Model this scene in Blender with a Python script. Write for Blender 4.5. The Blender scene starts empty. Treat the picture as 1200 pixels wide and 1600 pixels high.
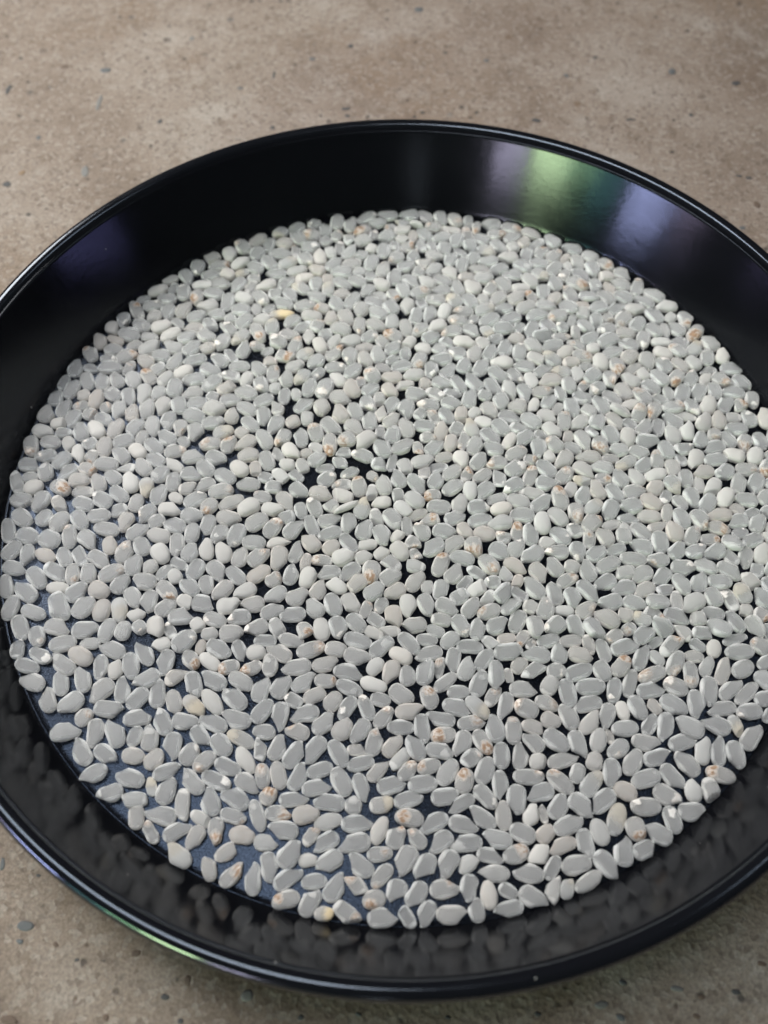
import bpy, bmesh, math, random
from mathutils import Vector, Quaternion, Matrix

MM = 0.001
sc = bpy.context.scene

# ------------------------------------------------------------------ camera
cam_d = bpy.data.cameras.new('camera')
cam = bpy.data.objects.new('camera', cam_d)
sc.collection.objects.link(cam)
CAM = Vector((0.0, -90.5764, 157.9534)) * MM
FW = Vector((-0.0190, 0.4860, -0.8738)).normalized()
RT = Vector((0.9997, 0.0252, -0.0077)).normalized()
UP = RT.cross(FW).normalized()
RT = FW.cross(UP).normalized()
M = Matrix((RT, UP, -FW)).transposed().to_4x4()
M.translation = CAM
cam.matrix_world = M
cam_d.sensor_fit = 'HORIZONTAL'
cam_d.sensor_width = 36.0
cam_d.lens = 45.0
cam_d.clip_start = 0.005
cam_d.clip_end = 20.0
cam_d.dof.use_dof = True
cam_d.dof.focus_distance = 0.172
cam_d.dof.aperture_fstop = 20.0
sc.camera = cam

# ------------------------------------------------------------------ world and lamps
w = bpy.data.worlds.new('World')
sc.world = w
w.use_nodes = True
bg = w.node_tree.nodes['Background']
bg.inputs['Color'].default_value = (0.80, 0.86, 1.0, 1)
bg.inputs['Strength'].default_value = 0.05

def lamp(name, loc, target, sx, sy, radiance, col, spread=180):
    """rectangular lamp; radiance in scene units (power = pi * area * radiance)"""
    d = bpy.data.lights.new(name, 'AREA')
    d.shape = 'RECTANGLE'
    d.size, d.size_y = sx, sy
    d.energy = math.pi * sx * sy * radiance
    d.color = col
    d.spread = math.radians(spread)
    o = bpy.data.objects.new(name, d)
    o.location = loc
    o.rotation_euler = (Vector(target) - Vector(loc)).to_track_quat('-Z', 'Y').to_euler()
    sc.collection.objects.link(o)
    return o

def polar(az, el, dist, z0=0.012):
    a, e = math.radians(az), math.radians(el)
    return (dist*math.cos(a)*math.cos(e), dist*math.sin(a)*math.cos(e), z0 + dist*math.sin(e))

sky_l = lamp('skylight', (-0.135, 0.025, 0.52), (0, 0, 0), 0.27, 0.14, 8.6, (0.88, 0.94, 1.0))
sky_l.rotation_euler = (0, 0, math.radians(151))
sky_r = lamp('skylight', (0.235, 0.080, 0.52), (0, 0, 0), 0.12, 0.10, 3.0, (0.80, 0.90, 1.0))
sky_r.rotation_euler = (0, 0, 0)
lamp('side_window_light', (-0.36, 0.32, 0.45), (-0.06, 0.06, 0), 0.34, 0.34, 3.15, (1.0, 0.985, 0.96), 80)
PATCH = [  # garden and sky seen low behind the viewer: az, el, width and height in degrees, radiance, colour
    (-113, 10.9, 7, 4.2, 25.0, (0.86, 0.76, 0.95)),
    (-122, 12.2, 8, 7.4, 48.0, (0.74, 0.97, 0.50)),
    (-129, 12.0, 7, 6.0, 18.0, (0.46, 0.85, 0.46)),
    (-135, 9.6, 7, 6.0, 5.5, (0.26, 0.68, 0.66)),
    (-145, 8.4, 9, 6.5, 32.0, (0.58, 0.62, 1.0)),
    (-154, 8.5, 6, 4.5, 12.0, (0.84, 0.66, 0.90)),
    (-173, 5.2, 6, 3.6, 4.5, (0.60, 0.48, 0.95)),
    (-15, 5.0, 14, 5.0, 4.0, (0.40, 0.38, 0.85)),
    (-92, 9.3, 3, 2.0, 5.0, (0.85, 0.90, 0.95)),
]
for az, el, wd, ht, rad, col in PATCH:
    lamp('window_light', polar(az, el, 0.62), (0, 0, 0.012), 1.24*math.tan(math.radians(wd/2)), 1.24*math.tan(math.radians(ht/2)), rad, col)

# ------------------------------------------------------------------ render settings
sc.view_settings.view_transform = 'Standard'
sc.view_settings.look = 'None'
sc.view_settings.exposure = 0.0
sc.view_settings.gamma = 1.0
sc.view_settings.use_curve_mapping = False
sc.render.engine = 'CYCLES'
sc.cycles.use_denoising = True
try:
    sc.cycles.denoiser = 'OPENIMAGEDENOISE'
    sc.cycles.denoising_input_passes = 'RGB_ALBEDO_NORMAL'
except Exception:
    pass
sc.cycles.max_bounces = 7
sc.cycles.use_adaptive_sampling = True
sc.cycles.adaptive_threshold = 0.06
sc.cycles.diffuse_bounces = 4
sc.cycles.glossy_bounces = 4
sc.cycles.transmission_bounces = 4
sc.cycles.volume_bounces = 3
sc.cycles.transparent_max_bounces = 20
sc.cycles.sample_clamp_indirect = 6.0
sc.cycles.caustics_reflective = False
sc.cycles.caustics_refractive = False

# ------------------------------------------------------------------ material helpers
def new_mat(name):
    m = bpy.data.materials.new(name)
    m.use_nodes = True
    nt = m.node_tree
    return m, nt, nt.nodes['Principled BSDF']

class NB:
    def __init__(s, nt): s.nt = nt
    def n(s, typ, **kw):
        nd = s.nt.nodes.new(typ)
        for k, v in kw.items():
            if hasattr(nd, k): setattr(nd, k, v)
            else: nd.inputs[k].default_value = v
        return nd
    def l(s, a, b): s.nt.links.new(a, b)
    def math(s, op, a, b=None, c=None, clamp=False):
        nd = s.nt.nodes.new('ShaderNodeMath'); nd.operation = op; nd.use_clamp = clamp
        for i, v in enumerate((a, b, c)):
            if v is None: continue
            if isinstance(v, (int, float)): nd.inputs[i].default_value = v
            else: s.l(v, nd.inputs[i])
        return nd.outputs[0]
    def mix(s, f, a, b, typ='MIX'):
        nd = s.nt.nodes.new('ShaderNodeMix'); nd.data_type = 'RGBA'; nd.blend_type = typ
        for sock, v in ((nd.inputs['Factor'], f), (nd.inputs[6], a), (nd.inputs[7], b)):
            if isinstance(v, (int, float)): sock.default_value = v
            elif isinstance(v, tuple): sock.default_value = v + (1,) if len(v) == 3 else v
            else: s.l(v, sock)
        return nd.outputs[2]
    def ramp(s, f, stops):
        nd = s.nt.nodes.new('ShaderNodeValToRGB')
        el = nd.color_ramp.elements
        while len(el) < len(stops): el.new(0.5)
        for e, (p, c) in zip(el, stops):
            e.position = p
            e.color = (c, c, c, 1) if isinstance(c, (int, float)) else tuple(c) + (1,)
        s.l(f, nd.inputs[0])
        return nd.outputs[0]
    def step(s, v, a, b):
        nd = s.nt.nodes.new('ShaderNodeMapRange'); nd.interpolation_type = 'SMOOTHSTEP'
        s.l(v, nd.inputs[0]); nd.inputs[1].default_value = a; nd.inputs[2].default_value = b
        return nd.outputs[0]

# ---- worn sandy concrete
def mat_concrete():
    m, nt, bs = new_mat('sandy_concrete'); b = NB(nt)
    co = b.n('ShaderNodeTexCoord').outputs['Object']
    def noise(scale, det=3, rough=.55):
        n = b.n('ShaderNodeTexNoise', Scale=scale, Detail=det, Roughness=rough); b.l(co, n.inputs['Vector']); return n.outputs['Fac']
    warp = b.n('ShaderNodeTexNoise', Scale=500.0, Detail=2.0); b.l(co, warp.inputs['Vector'])
    wv = b.n('ShaderNodeVectorMath', operation='MULTIPLY_ADD')
    b.l(warp.outputs['Color'], wv.inputs[0]); wv.inputs[1].default_value = (.0011, .0011, .0011); b.l(co, wv.inputs[2])
    wco = wv.outputs[0]
    def voro(scale, feat='F1'):
        n = b.n('ShaderNodeTexVoronoi', feature=feat, Scale=scale); b.l(wco, n.inputs['Vector']); return n
    base = b.ramp(noise(26, 4), [(.32, (.185, .138, .104)), (.50, (.255, .202, .160)), (.68, (.320, .270, .226))])
    big = noise(14, 4, .65)
    base = b.mix(b.math('MULTIPLY', b.step(big, .46, .64), .85), base, (.205, .145, .100))
    base = b.mix(b.math('MULTIPLY', b.step(noise(33, 4, .7), .52, .70), .75), base, (.355, .312, .268))
    base = b.mix(b.math('MULTIPLY', b.step(noise(120, 3, .7), .55, .72), .65), base, (.165, .120, .085))
    # sand grains
    v1 = voro(1150)
    sep = b.n('ShaderNodeSeparateColor'); b.l(v1.outputs['Color'], sep.inputs[0])
    base = b.mix(b.math('MULTIPLY', b.step(sep.outputs[0], .60, .95), .34), base, (.42, .375, .325))
    base = b.mix(b.math('MULTIPLY', b.step(sep.outputs[1], .72, .98), .55), base, (.135, .10, .078))
    # small dark specks, clustered
    v2 = voro(520)
    sep2 = b.n('ShaderNodeSeparateColor'); b.l(v2.outputs['Color'], sep2.inputs[0])
    spot = b.math('MULTIPLY', b.math('GREATER_THAN', sep2.outputs[0], .89),
                  b.math('SUBTRACT', 1.0, b.step(b.math('ADD', v2.outputs['Distance'], b.math('MULTIPLY', sep2.outputs[1], .25)), .20, .46)))
    base = b.mix(b.math('MULTIPLY', spot, .80), base, b.mix(sep2.outputs[1], (.045, .042, .040), (.15, .095, .06)))
    v3 = voro(190)
    sep3 = b.n('ShaderNodeSeparateColor'); b.l(v3.outputs['Color'], sep3.inputs[0])
    spot3 = b.math('MULTIPLY', b.math('GREATER_THAN', sep3.outputs[0], .93),
                   b.math('SUBTRACT', 1.0, b.step(v3.outputs['Distance'], .12, .26)))
    base = b.mix(b.math('MULTIPLY', spot3, .70), base, b.mix(sep3.outputs[1], (.075, .080, .085), (.17, .105, .06)))
    # pale quartz specks
    quartz = b.math('MULTIPLY', b.math('GREATER_THAN', sep2.outputs[2], .975),
                    b.math('SUBTRACT', 1.0, b.step(v2.outputs['Distance'], .15, .3)))
    base = b.mix(b.math('MULTIPLY', quartz, .8), base, (.72, .70, .66))
    base = b.mix(.38, base, b.ramp(noise(1900, 3, .7), [(.36, .22), (.64, .78)]), 'OVERLAY')
    pit = b.math('MULTIPLY', b.step(noise(420, 2, .5), .70, .76), .75)
    base = b.mix(pit, base, (.075, .060, .048))
    b.l(base, bs.inputs['Base Color'])
    bs.inputs['Roughness'].default_value = .78
    bs.inputs['Specular IOR Level'].default_value = .35
    h = b.math('ADD', b.math('MULTIPLY', noise(900, 4, .6), .6), b.math('MULTIPLY', v1.outputs['Distance'], .35))
    h = b.math('SUBTRACT', h, b.math('MULTIPLY', spot, .3))
    bp = b.n('ShaderNodeBump', Strength=.55, Distance=.0004); b.l(h, bp.inputs['Height'])
    b.l(bp.outputs[0], bs.inputs['Normal'])
    return m

def mat_pebble():
    m, nt, bs = new_mat('pebble_stone'); b = NB(nt)
    co = b.n('ShaderNodeTexCoord').outputs['Object']
    n = b.n('ShaderNodeTexNoise', Scale=1500.0, Detail=3.0); b.l(co, n.inputs['Vector'])
    at = b.n('ShaderNodeAttribute', attribute_name='tint', attribute_type='OBJECT')
    c = b.mix(b.math('MULTIPLY', n.outputs['Fac'], .22), at.outputs['Color'], (.26, .23, .20))
    b.l(c, bs.inputs['Base Color']); bs.inputs['Roughness'].default_value = .7
    return m

# ---- black enamel of the plate
def mat_enamel(name, rough, bump, bscale, ior, tint, flake=False):
    m, nt, bs = new_mat(name); b = NB(nt)
    co = b.n('ShaderNodeTexCoord').outputs['Object']
    n = b.n('ShaderNodeTexNoise', Scale=bscale, Detail=3.0, Roughness=.6); b.l(co, n.inputs['Vector'])
    n2 = b.n('ShaderNodeTexNoise', Scale=60.0, Detail=4.0); b.l(co, n2.inputs['Vector'])
    # dust specks
    v = b.n('ShaderNodeTexVoronoi', Scale=260.0); b.l(co, v.inputs['Vector'])
    sp = b.n('ShaderNodeSeparateColor'); b.l(v.outputs['Color'], sp.inputs[0])
    dust = b.math('MULTIPLY', b.math('GREATER_THAN', sp.outputs[0], .80), b.math('LESS_THAN', v.outputs['Distance'], b.math('MULTIPLY_ADD', sp.outputs[1], .055, .012)))
    c = b.mix(dust, (.0045, .0047, .006), (.25, .24, .22))
    b.l(c, bs.inputs['Base Color'])
    r = b.math('ADD', b.math('MULTIPLY', b.step(n2.outputs['Fac'], .35, .7), .06), rough)
    b.l(b.math('ADD', r, b.math('MULTIPLY', dust, .4)), bs.inputs['Roughness'])
    bs.inputs['IOR'].default_value = ior
    fl = b.n('ShaderNodeTexNoise', Scale=3800.0, Detail=2.0, Roughness=.7); b.l(co, fl.inputs['Vector'])
    if flake: b.l(b.math('MULTIPLY_ADD', b.step(fl.outputs['Fac'], .38, .66), .36, .30), bs.inputs['Specular IOR Level'])
    bs.inputs['Specular Tint'].default_value = tint + (1,)
    bp = b.n('ShaderNodeBump', Strength=bump, Distance=.00003); b.l(n.outputs['Fac'], bp.inputs['Height'])
    b.l(bp.outputs[0], bs.inputs['Normal'])
    return m

# ---- rice
def mat_rice():
    m, nt, bs = new_mat('polished_rice'); b = NB(nt)
    gc = b.n('ShaderNodeAttribute', attribute_name='grain_pos').outputs['Vector']      # -1..1 inside each grain
    t1 = b.n('ShaderNodeAttribute', attribute_name='grain_tone').outputs['Color']      # chalk, tan, stain amount
    t2 = b.n('ShaderNodeAttribute', attribute_name='grain_mark').outputs['Color']      # germ, yellow, random
    s1 = b.n('ShaderNodeSeparateColor'); b.l(t1, s1.inputs[0])
    s2 = b.n('ShaderNodeSeparateColor'); b.l(t2, s2.inputs[0])
    xyz = b.n('ShaderNodeSeparateXYZ'); b.l(gc, xyz.inputs[0])
    rnd = s2.outputs[2]
    # unique noise domain for every grain
    off = b.n('ShaderNodeVectorMath', operation='MULTIPLY_ADD')
    cmb = b.n('ShaderNodeCombineXYZ'); b.l(rnd, cmb.inputs[0]); b.l(rnd, cmb.inputs[1]); b.l(rnd, cmb.inputs[2])
    b.l(cmb.outputs[0], off.inputs[0]); off.inputs[1].default_value = (91, 57, 33); b.l(gc, off.inputs[2])
    P = off.outputs[0]
    nz = b.n('ShaderNodeTexNoise', Scale=1.6, Detail=3.0); b.l(P, nz.inputs['Vector'])
    nf = b.n('ShaderNodeTexNoise', Scale=3.2, Detail=3.0); b.l(P, nf.inputs['Vector'])
    # lengthwise striae
    sv = b.n('ShaderNodeVectorMath', operation='MULTIPLY'); b.l(P, sv.inputs[0]); sv.inputs[1].default_value = (.8, 9, 9)
    ns = b.n('ShaderNodeTexNoise', Scale=1.0, Detail=2.0); b.l(sv.outputs[0], ns.inputs['Vector'])
    clear = b.mix(rnd, (.88, .885, .86), (.95, .945, .91))
    clear = b.mix(b.math('MULTIPLY', b.step(ns.outputs['Fac'], .40, .68), .22), clear, (.82, .832, .81))
    clear = b.mix(b.math('MULTIPLY', b.step(nz.outputs['Fac'], .52, .74), .35), clear, (.88, .89, .88))
    # chalky belly along one flank; with back and ends it paints in light-catching edges
    yb = b.math('MULTIPLY', xyz.outputs[1], b.math('MULTIPLY_ADD', b.math('GREATER_THAN', b.math('FRACT', b.math('MULTIPLY', rnd, 7.31)), .5), 2.0, -1.0))
    nd = b.math('MULTIPLY', b.math('SUBTRACT', nz.outputs['Fac'], .5), .5)
    belly = b.step(b.math('ADD', yb, nd), .35, 1.08)
    back = b.math('MULTIPLY', b.step(b.math('ADD', b.math('MULTIPLY', yb, -1.0), nd), .50, 1.1), .85)
    ends = b.math('MULTIPLY', b.step(b.math('ADD', b.math('ABSOLUTE', xyz.outputs[0]), nd), .66, 1.1), .85)
    flank = b.math('MAXIMUM', b.math('MAXIMUM', belly, back), ends)
    clear = b.mix(flank, clear, (.88, .88, .855))
    col = b.mix(b.math('MULTIPLY', s1.outputs[0], .95), clear, (.82, .80, .75))
    col = b.mix(b.math('MULTIPLY', s1.outputs[1], b.math('MULTIPLY_ADD', nz.outputs['Fac'], 1.0, .6), clamp=True), col, (.84, .70, .57))
    # germ pocket towards the tip: chalky, edged with bran; place, size and outline differ from grain to grain
    def fr(k): return b.math('FRACT', b.math('MULTIPLY', rnd, k))
    def dist_to():
        dx = b.math('MULTIPLY', b.math('SUBTRACT', xyz.outputs[0], b.math('MULTIPLY_ADD', fr(13.7), .55, .32)), b.math('MULTIPLY_ADD', fr(71.3), 1.0, 1.2))
        dz = b.math('MULTIPLY', b.math('SUBTRACT', xyz.outputs[2], .7), .6)
        dy = b.math('MULTIPLY', b.math('SUBTRACT', xyz.outputs[1], b.math('MULTIPLY_ADD', fr(29.3), 1.2, -.6)), b.math('MULTIPLY_ADD', fr(47.9), .6, .55))
        q = b.math('ADD', b.math('ADD', b.math('POWER', dx, 2), b.math('POWER', dz, 2)), b.math('POWER', dy, 2))
        d_ = b.math('ADD', b.math('SQRT', q), b.math('MULTIPLY', b.math('SUBTRACT', nf.outputs['Fac'], .5), .9))
        return b.math('ADD', d_, b.math('MULTIPLY_ADD', fr(5.9), .4, -.1))
    d = dist_to()
    germ = b.math('SUBTRACT', 1.0, b.step(d, .38, .62))
    germ_any = b.math('MULTIPLY', germ, s2.outputs[0])
    col = b.mix(germ_any, col, (.86, .83, .78))
    np_ = b.n('ShaderNodeTexNoise', Scale=2.4, Detail=4.0, Roughness=.65); b.l(P, np_.inputs['Vector'])
    patch = b.math('SUBTRACT', 1.0, b.step(d, .40, .95))
    stain = b.math('MULTIPLY', b.math('MULTIPLY', patch, s1.outputs[2], clamp=True),
                   b.step(b.math('ADD', np_.outputs['Fac'], b.math('MULTIPLY', s1.outputs[2], .05)), .47, .62))
    col = b.mix(b.math('MULTIPLY', stain, 1.0, clamp=True), col, b.mix(b.step(nf.outputs['Fac'], .40, .70), (.36, .18, .075), (.16, .065, .026)))
    blush = b.math('MULTIPLY', b.math('SUBTRACT', 1.0, b.step(d, .45, 1.25)), s1.outputs[2], clamp=True)
    col = b.mix(b.math('MULTIPLY', blush, .40), col, (.60, .43, .30))
    yel = b.math('MULTIPLY', s2.outputs[1], b.math('SUBTRACT', 1.0, b.step(d, .5, 1.9)))
    col = b.mix(b.math('MULTIPLY', yel, .75), col, (.82, .62, .30))
    b.l(col, bs.inputs['Base Color'])
    opaque = b.math('MAXIMUM', b.math('MAXIMUM', b.math('MULTIPLY', s1.outputs[0], .72), germ_any), b.math('MULTIPLY', blush, .7), clamp=True)
    opaque = b.math('MAXIMUM', opaque, b.math('MULTIPLY', flank, .7))
    opaque = b.math('MAXIMUM', opaque, b.math('MAXIMUM', b.math('MULTIPLY', s1.outputs[1], .62), b.math('MULTIPLY', yel, .8)), clamp=True)
    # clear endosperm: an open skin over a cloudy body; chalk, germ, stains and painted bright edges are opaque skin
    see = b.math('MULTIPLY_ADD', opaque, -1.0, .94, clamp=True)
    tr = b.n('ShaderNodeBsdfTransparent'); mx = b.n('ShaderNodeMixShader')
    vol = b.n('ShaderNodeVolumeScatter', Density=900.0, Anisotropy=.2)
    vol.inputs['Color'].default_value = (.984, .983, .972, 1)
    out = [k for k in nt.nodes if k.type == 'OUTPUT_MATERIAL'][0]
    b.l(see, mx.inputs[0]); b.l(bs.outputs[0], mx.inputs[1]); b.l(tr.outputs[0], mx.inputs[2])
    b.l(mx.outputs[0], out.inputs['Surface']); b.l(vol.outputs[0], out.inputs['Volume'])
    bs.inputs['Sheen Weight'].default_value = .75
    bs.inputs['Sheen Roughness'].default_value = .45
    bs.inputs['Sheen Tint'].default_value = (1, 1, 1, 1)
    bs.inputs['Roughness'].default_value = .60
    bs.inputs['IOR'].default_value = 1.38
    bs.inputs['Specular IOR Level'].default_value = .22
    bp = b.n('ShaderNodeBump', Strength=.2, Distance=.00012)
    b.l(b.math('ADD', ns.outputs['Fac'], b.math('MULTIPLY', nf.outputs['Fac'], .5)), bp.inputs['Height'])
    b.l(bp.outputs[0], bs.inputs['Normal'])
    return m

MAT_CONC = mat_concrete()
MAT_PEB = mat_pebble()
MAT_FLOOR = mat_enamel('black_enamel_bottom', .15, 1.0, 2600.0, 1.36, (.55, .70, 1.0), True)
MAT_WALL = mat_enamel('black_enamel_wall', .11, .30, 900.0, 1.32, (.84, .90, 1.0))
MAT_RIM = mat_enamel('black_enamel_rim', .10, .3, 700.0, 1.7, (.80, .88, 1.0))
MAT_RICE = mat_rice()

def link(name, me, parent=None):
    o = bpy.data.objects.new(name, me)
    sc.collection.objects.link(o)
    if parent: o.parent = parent
    return o

# ------------------------------------------------------------------ ground
GZ = -1.2
def px_ray(px, py, z):
    """world point (mm) at height z seen at photograph pixel px,py"""
    d = FW + RT*((px-600)/1500) - UP*((py-800)/1500)
    c = CAM/MM
    return c + d*((z - c.z)/d.z)

me = bpy.data.meshes.new('concrete_ground')
bm = bmesh.new()
bmesh.ops.create_grid(bm, x_segments=8, y_segments=8, size=1.5)
bm.to_mesh(me); bm.free()
ground = link('concrete_ground', me)
ground.location.z = GZ*MM
me.materials.append(MAT_CONC)
ground['kind'] = 'structure'
ground['label'] = 'speckled beige concrete ground under the black plate'

SL, DK, BR, OR, LT = (.13, .14, .145), (.06, .062, .066), (.16, .10, .065), (.30, .19, .10), (.24, .235, .22)
PEB = [(655,15,13,11,SL),(165,110,17,9,SL),(155,160,9,22,LT),(13,140,9,14,DK),(428,117,4,15,DK),(488,92,10,6,SL),(548,72,8,7,DK),
 (375,138,9,5,SL),(541,170,15,6,DK),(426,199,8,6,DK),(543,181,8,6,DK),(101,104,11,7,BR),(133,268,13,17,LT),(11,288,15,8,DK),(35,270,11,8,OR),
 (1050,112,14,9,SL),(838,188,14,7,DK),(1150,130,15,7,DK),(985,187,16,4,DK),(1155,275,11,4,DK),(1170,278,10,5,DK),(1183,320,12,9,BR),
 (1160,356,12,6,SL),(885,118,9,6,SL),(930,90,8,5,DK),(1080,180,8,5,DK),(760,95,8,6,SL),(300,60,9,6,LT),(250,190,9,7,DK),(60,215,9,7,SL),
 (40,1447,24,19,SL),(31,1471,12,9,SL),(4,1350,8,24,SL),(87,1476,9,8,BR),(212,1490,15,13,BR),(258,1558,12,12,DK),(386,1556,22,20,LT),
 (293,1533,13,17,BR),(14,1594,30,15,BR),(165,1590,13,10,BR),(282,1596,12,9,DK),(48,1330,7,5,DK),(60,1368,7,6,DK),(120,1500,8,7,DK),
 (970,1590,14,12,SL),(973,1535,13,9,SL),(940,1570,24,14,LT),(1058,1545,18,12,LT),(1150,1550,15,11,DK),(1096,1558,11,10,BR),
 (1190,1506,14,10,BR),(1088,1588,12,9,BR),(470,1590,11,9,DK),(560,1585,10,7,SL),(700,1590,9,7,DK),(840,1585,13,8,DK)]
rp = random.Random(4)
for px, py, sx, sy, tint in PEB:
    c = px_ray(px, py, GZ)
    ex = (px_ray(px+sx/2, py, GZ)-px_ray(px-sx/2, py, GZ)).length/2
    ey = (px_ray(px, py+sy/2, GZ)-px_ray(px, py-sy/2, GZ)).length/2
    n = 11
    ph = rp.random()*6
    ring = []
    for i in range(n):
        a = 2*math.pi*i/n
        k = 1+.16*math.sin(2*a+ph)+.13*rp.uniform(-1, 1)
        ring.append((math.cos(a)*ex*k, math.sin(a)*ey*k))
    vs = [(x*MM, y*MM, -.3*MM) for x, y in ring] + [(x*.93*MM, y*.93*MM, .02*MM) for x, y in ring] + [(x*.6*MM, y*.6*MM, .06*MM) for x, y in ring] + [(0, 0, .07*MM)]
    fs = []
    for r_ in range(2):
        for i in range(n):
            j = (i+1) % n
            fs.append((r_*n+i, r_*n+j, (r_+1)*n+j, (r_+1)*n+i))
    for i in range(n): fs.append((2*n+i, 2*n+(i+1) % n, 3*n))
    pm = bpy.data.meshes.new('pebble'); pm.from_pydata(vs, [], fs)
    for p_ in pm.polygons: p_.use_smooth = True
    pm.materials.append(MAT_PEB)
    o = link('pebble', pm, ground)
    o.location = (c.x*MM, c.y*MM, 0)
    o['tint'] = tuple(v*.7 for v in tint)

# ------------------------------------------------------------------ plate
def lathe(name, prof, mat, parent, n=320, cap=False, closed=False):
    vs, fs = [], []
    m = len(prof)
    for i in range(n):
        a = 2*math.pi*i/n
        for r_, z in prof: vs.append((r_*math.cos(a)*MM, r_*math.sin(a)*MM, z*MM))
    for i in range(n):
        j = (i+1) % n
        for k in range(m if closed else m-1):
            k2 = (k+1) % m
            fs.append((i*m+k, j*m+k, j*m+k2, i*m+k2))
    if cap:
        fs.append(tuple(i*m for i in range(n))[::-1])
    pm = bpy.data.meshes.new(name); pm.from_pydata(vs, [], fs)
    for p_ in pm.polygons: p_.use_smooth = len(p_.vertices) == 4
    bmm = bmesh.new(); bmm.from_mesh(pm); bmesh.ops.recalc_face_normals(bmm, faces=bmm.faces); bmm.to_mesh(pm); bmm.free()
    pm.materials.append(mat)
    return link(name, pm, parent)

plate = bpy.data.objects.new('plate', None)
sc.collection.objects.link(plate)
plate.location = (0, 0, 0)
plate['label'] = 'round glossy black enamel plate filled with rice grains'
plate['category'] = 'plate'
NW = 18
wall_in = []
for i in range(NW+1):
    t = i/NW
    wall_in.append((75.0 + 7.86*t, 16.97*t))
# bottom: disc, with the edge turned down under the wall
bot = lathe('bottom', [(10, 0), (40, 0), (60, 0), (70, 0), (73.6, 0), (74.1, .03), (74.6, .14), (75.0, .33), (75.02, -.9), (60, -.9), (10, -.9)], MAT_FLOOR, plate, cap=True)
wall_out = [(r_+.75, z-.35) for r_, z in reversed(wall_in[:-2])]
wall = lathe('side_wall', [(74.98, .30), (75.22, .56)] + wall_in[1:] + wall_out[:-1] + [(76.2, -.6), (75.2, -1.15), (74.0, -1.2)], MAT_WALL, plate)
bead = []
for i in range(30):
    a = math.radians(153.0 - 310*i/29)
    bead.append((84.2+1.5*math.cos(a), 16.3+1.5*math.sin(a)))
rim = lathe('rolled_rim', bead, MAT_RIM, plate)

# ------------------------------------------------------------------ rice
NU,NV=15,14
def grain_shape(L,W,kind,seed):
    """rice grain lying along x, thickness along z; tip (germ end) at +x"""
    rnd=random.Random(seed*7919+13)
    T=W*rnd.uniform(.52,.62)
    mir=rnd.choice((-1,1))
    bend=rnd.uniform(-.05,.05)
    pw=rnd.uniform(2.9,3.6) if kind=='p' else (rnd.uniform(2.3,2.8) if kind=='o' else rnd.uniform(2.5,3.4))
    cut=rnd.uniform(.70,1.05) if kind=='p' else (rnd.uniform(.0,.40) if kind=='o' else rnd.uniform(.0,.5))
    cpos=rnd.uniform(.35,.62)
    brk=rnd.uniform(.35,.9); ba=rnd.uniform(-.5,.5); bb=rnd.uniform(-.35,.35)
    brk2=rnd.uniform(.5,1.2) if rnd.random()<.45 else 9; ba2=rnd.uniform(-.6,.6)
    taper=rnd.uniform(-.12,.06)
    lump=[(rnd.uniform(-.04,.04),rnd.uniform(0,6.28),rnd.randint(1,3),rnd.randint(0,2)) for _ in range(4)]
    vs=[];gc=[]
    def put(u,c,s,pr):
        y=c*pr; z=s*(max(0,1-abs(u)**3.4)**.5 if pr>0 else 0)
        # flatter sides
        x=u
        k=1+taper*u
        y*=k
        d=1.0
        for a,ph,m,n in lump: d+=a*math.sin(m*2*u+n*math.atan2(s,c)+ph)
        y*=d; z*=d
        y+=bend*(1-u*u)*2-bend
        yy=y*mir
        if cut>0 and u>cpos-.25 and yy>-.2:
            t=min(1,max(0,(u-(cpos-.25))/(1-(cpos-.25))))
            lim=1.02-cut*1.5*t-.16*cut*math.sin(t*3.14)
            if yy>lim*.95: yy=lim*.95+(yy-lim*.95)*.12
            y=yy*mir
        if kind=='c':
            lim=brk+ba*y+bb*z
            if x>lim: x=lim+(x-lim)*.10; 
            if brk2<3:
                lim=-(brk2+ba2*y-bb*z)
                if x<lim: x=lim+(x-lim)*.12
        return x,y,z
    sc=1.0
    if kind=='c': sc=2/(1+min(1,brk)+0) if brk2>3 else 2/(min(1,brk)+min(1,brk2))
    for i in range(NU+1):
        ph=math.pi*i/NU
        u=-math.cos(ph)
        pr=max(0,1-abs(u)**pw)**.5
        if i in(0,NU):
            x,y,z=put(u,1,0,0); pts=[(x,y,z)]
        else:
            pts=[]
            for j in range(NV):
                a=2*math.pi*j/NV
                c,s=math.cos(a),math.sin(a)
                # superellipse section
                e=.80; ez=.68
                c2=math.copysign(abs(c)**e,c);s2=math.copysign(abs(s)**ez,s)
                pts.append(put(u,c2,s2,pr))
        for x,y,z in pts:
            vs.append((x*L*.5*sc,y*W*.5,z*T*.5));gc.append((x*sc,y,z))
    if kind=='c':
        mx=max(v[0] for v in vs);mn=min(v[0] for v in vs);o=(mx+mn)/2
        vs=[(v[0]-o,v[1],v[2]) for v in vs]
    fs=[]
    for j in range(NV): fs.append((0,1+(j+1)%NV,1+j))
    for i in range(NU-2):
        b=1+i*NV
        for j in range(NV):
            fs.append((b+j,b+(j+1)%NV,b+NV+(j+1)%NV,b+NV+j))
    b=1+(NU-2)*NV;l=b+NV
    for j in range(NV): fs.append((b+j,b+(j+1)%NV,l))
    return vs,fs,gc,T


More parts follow.
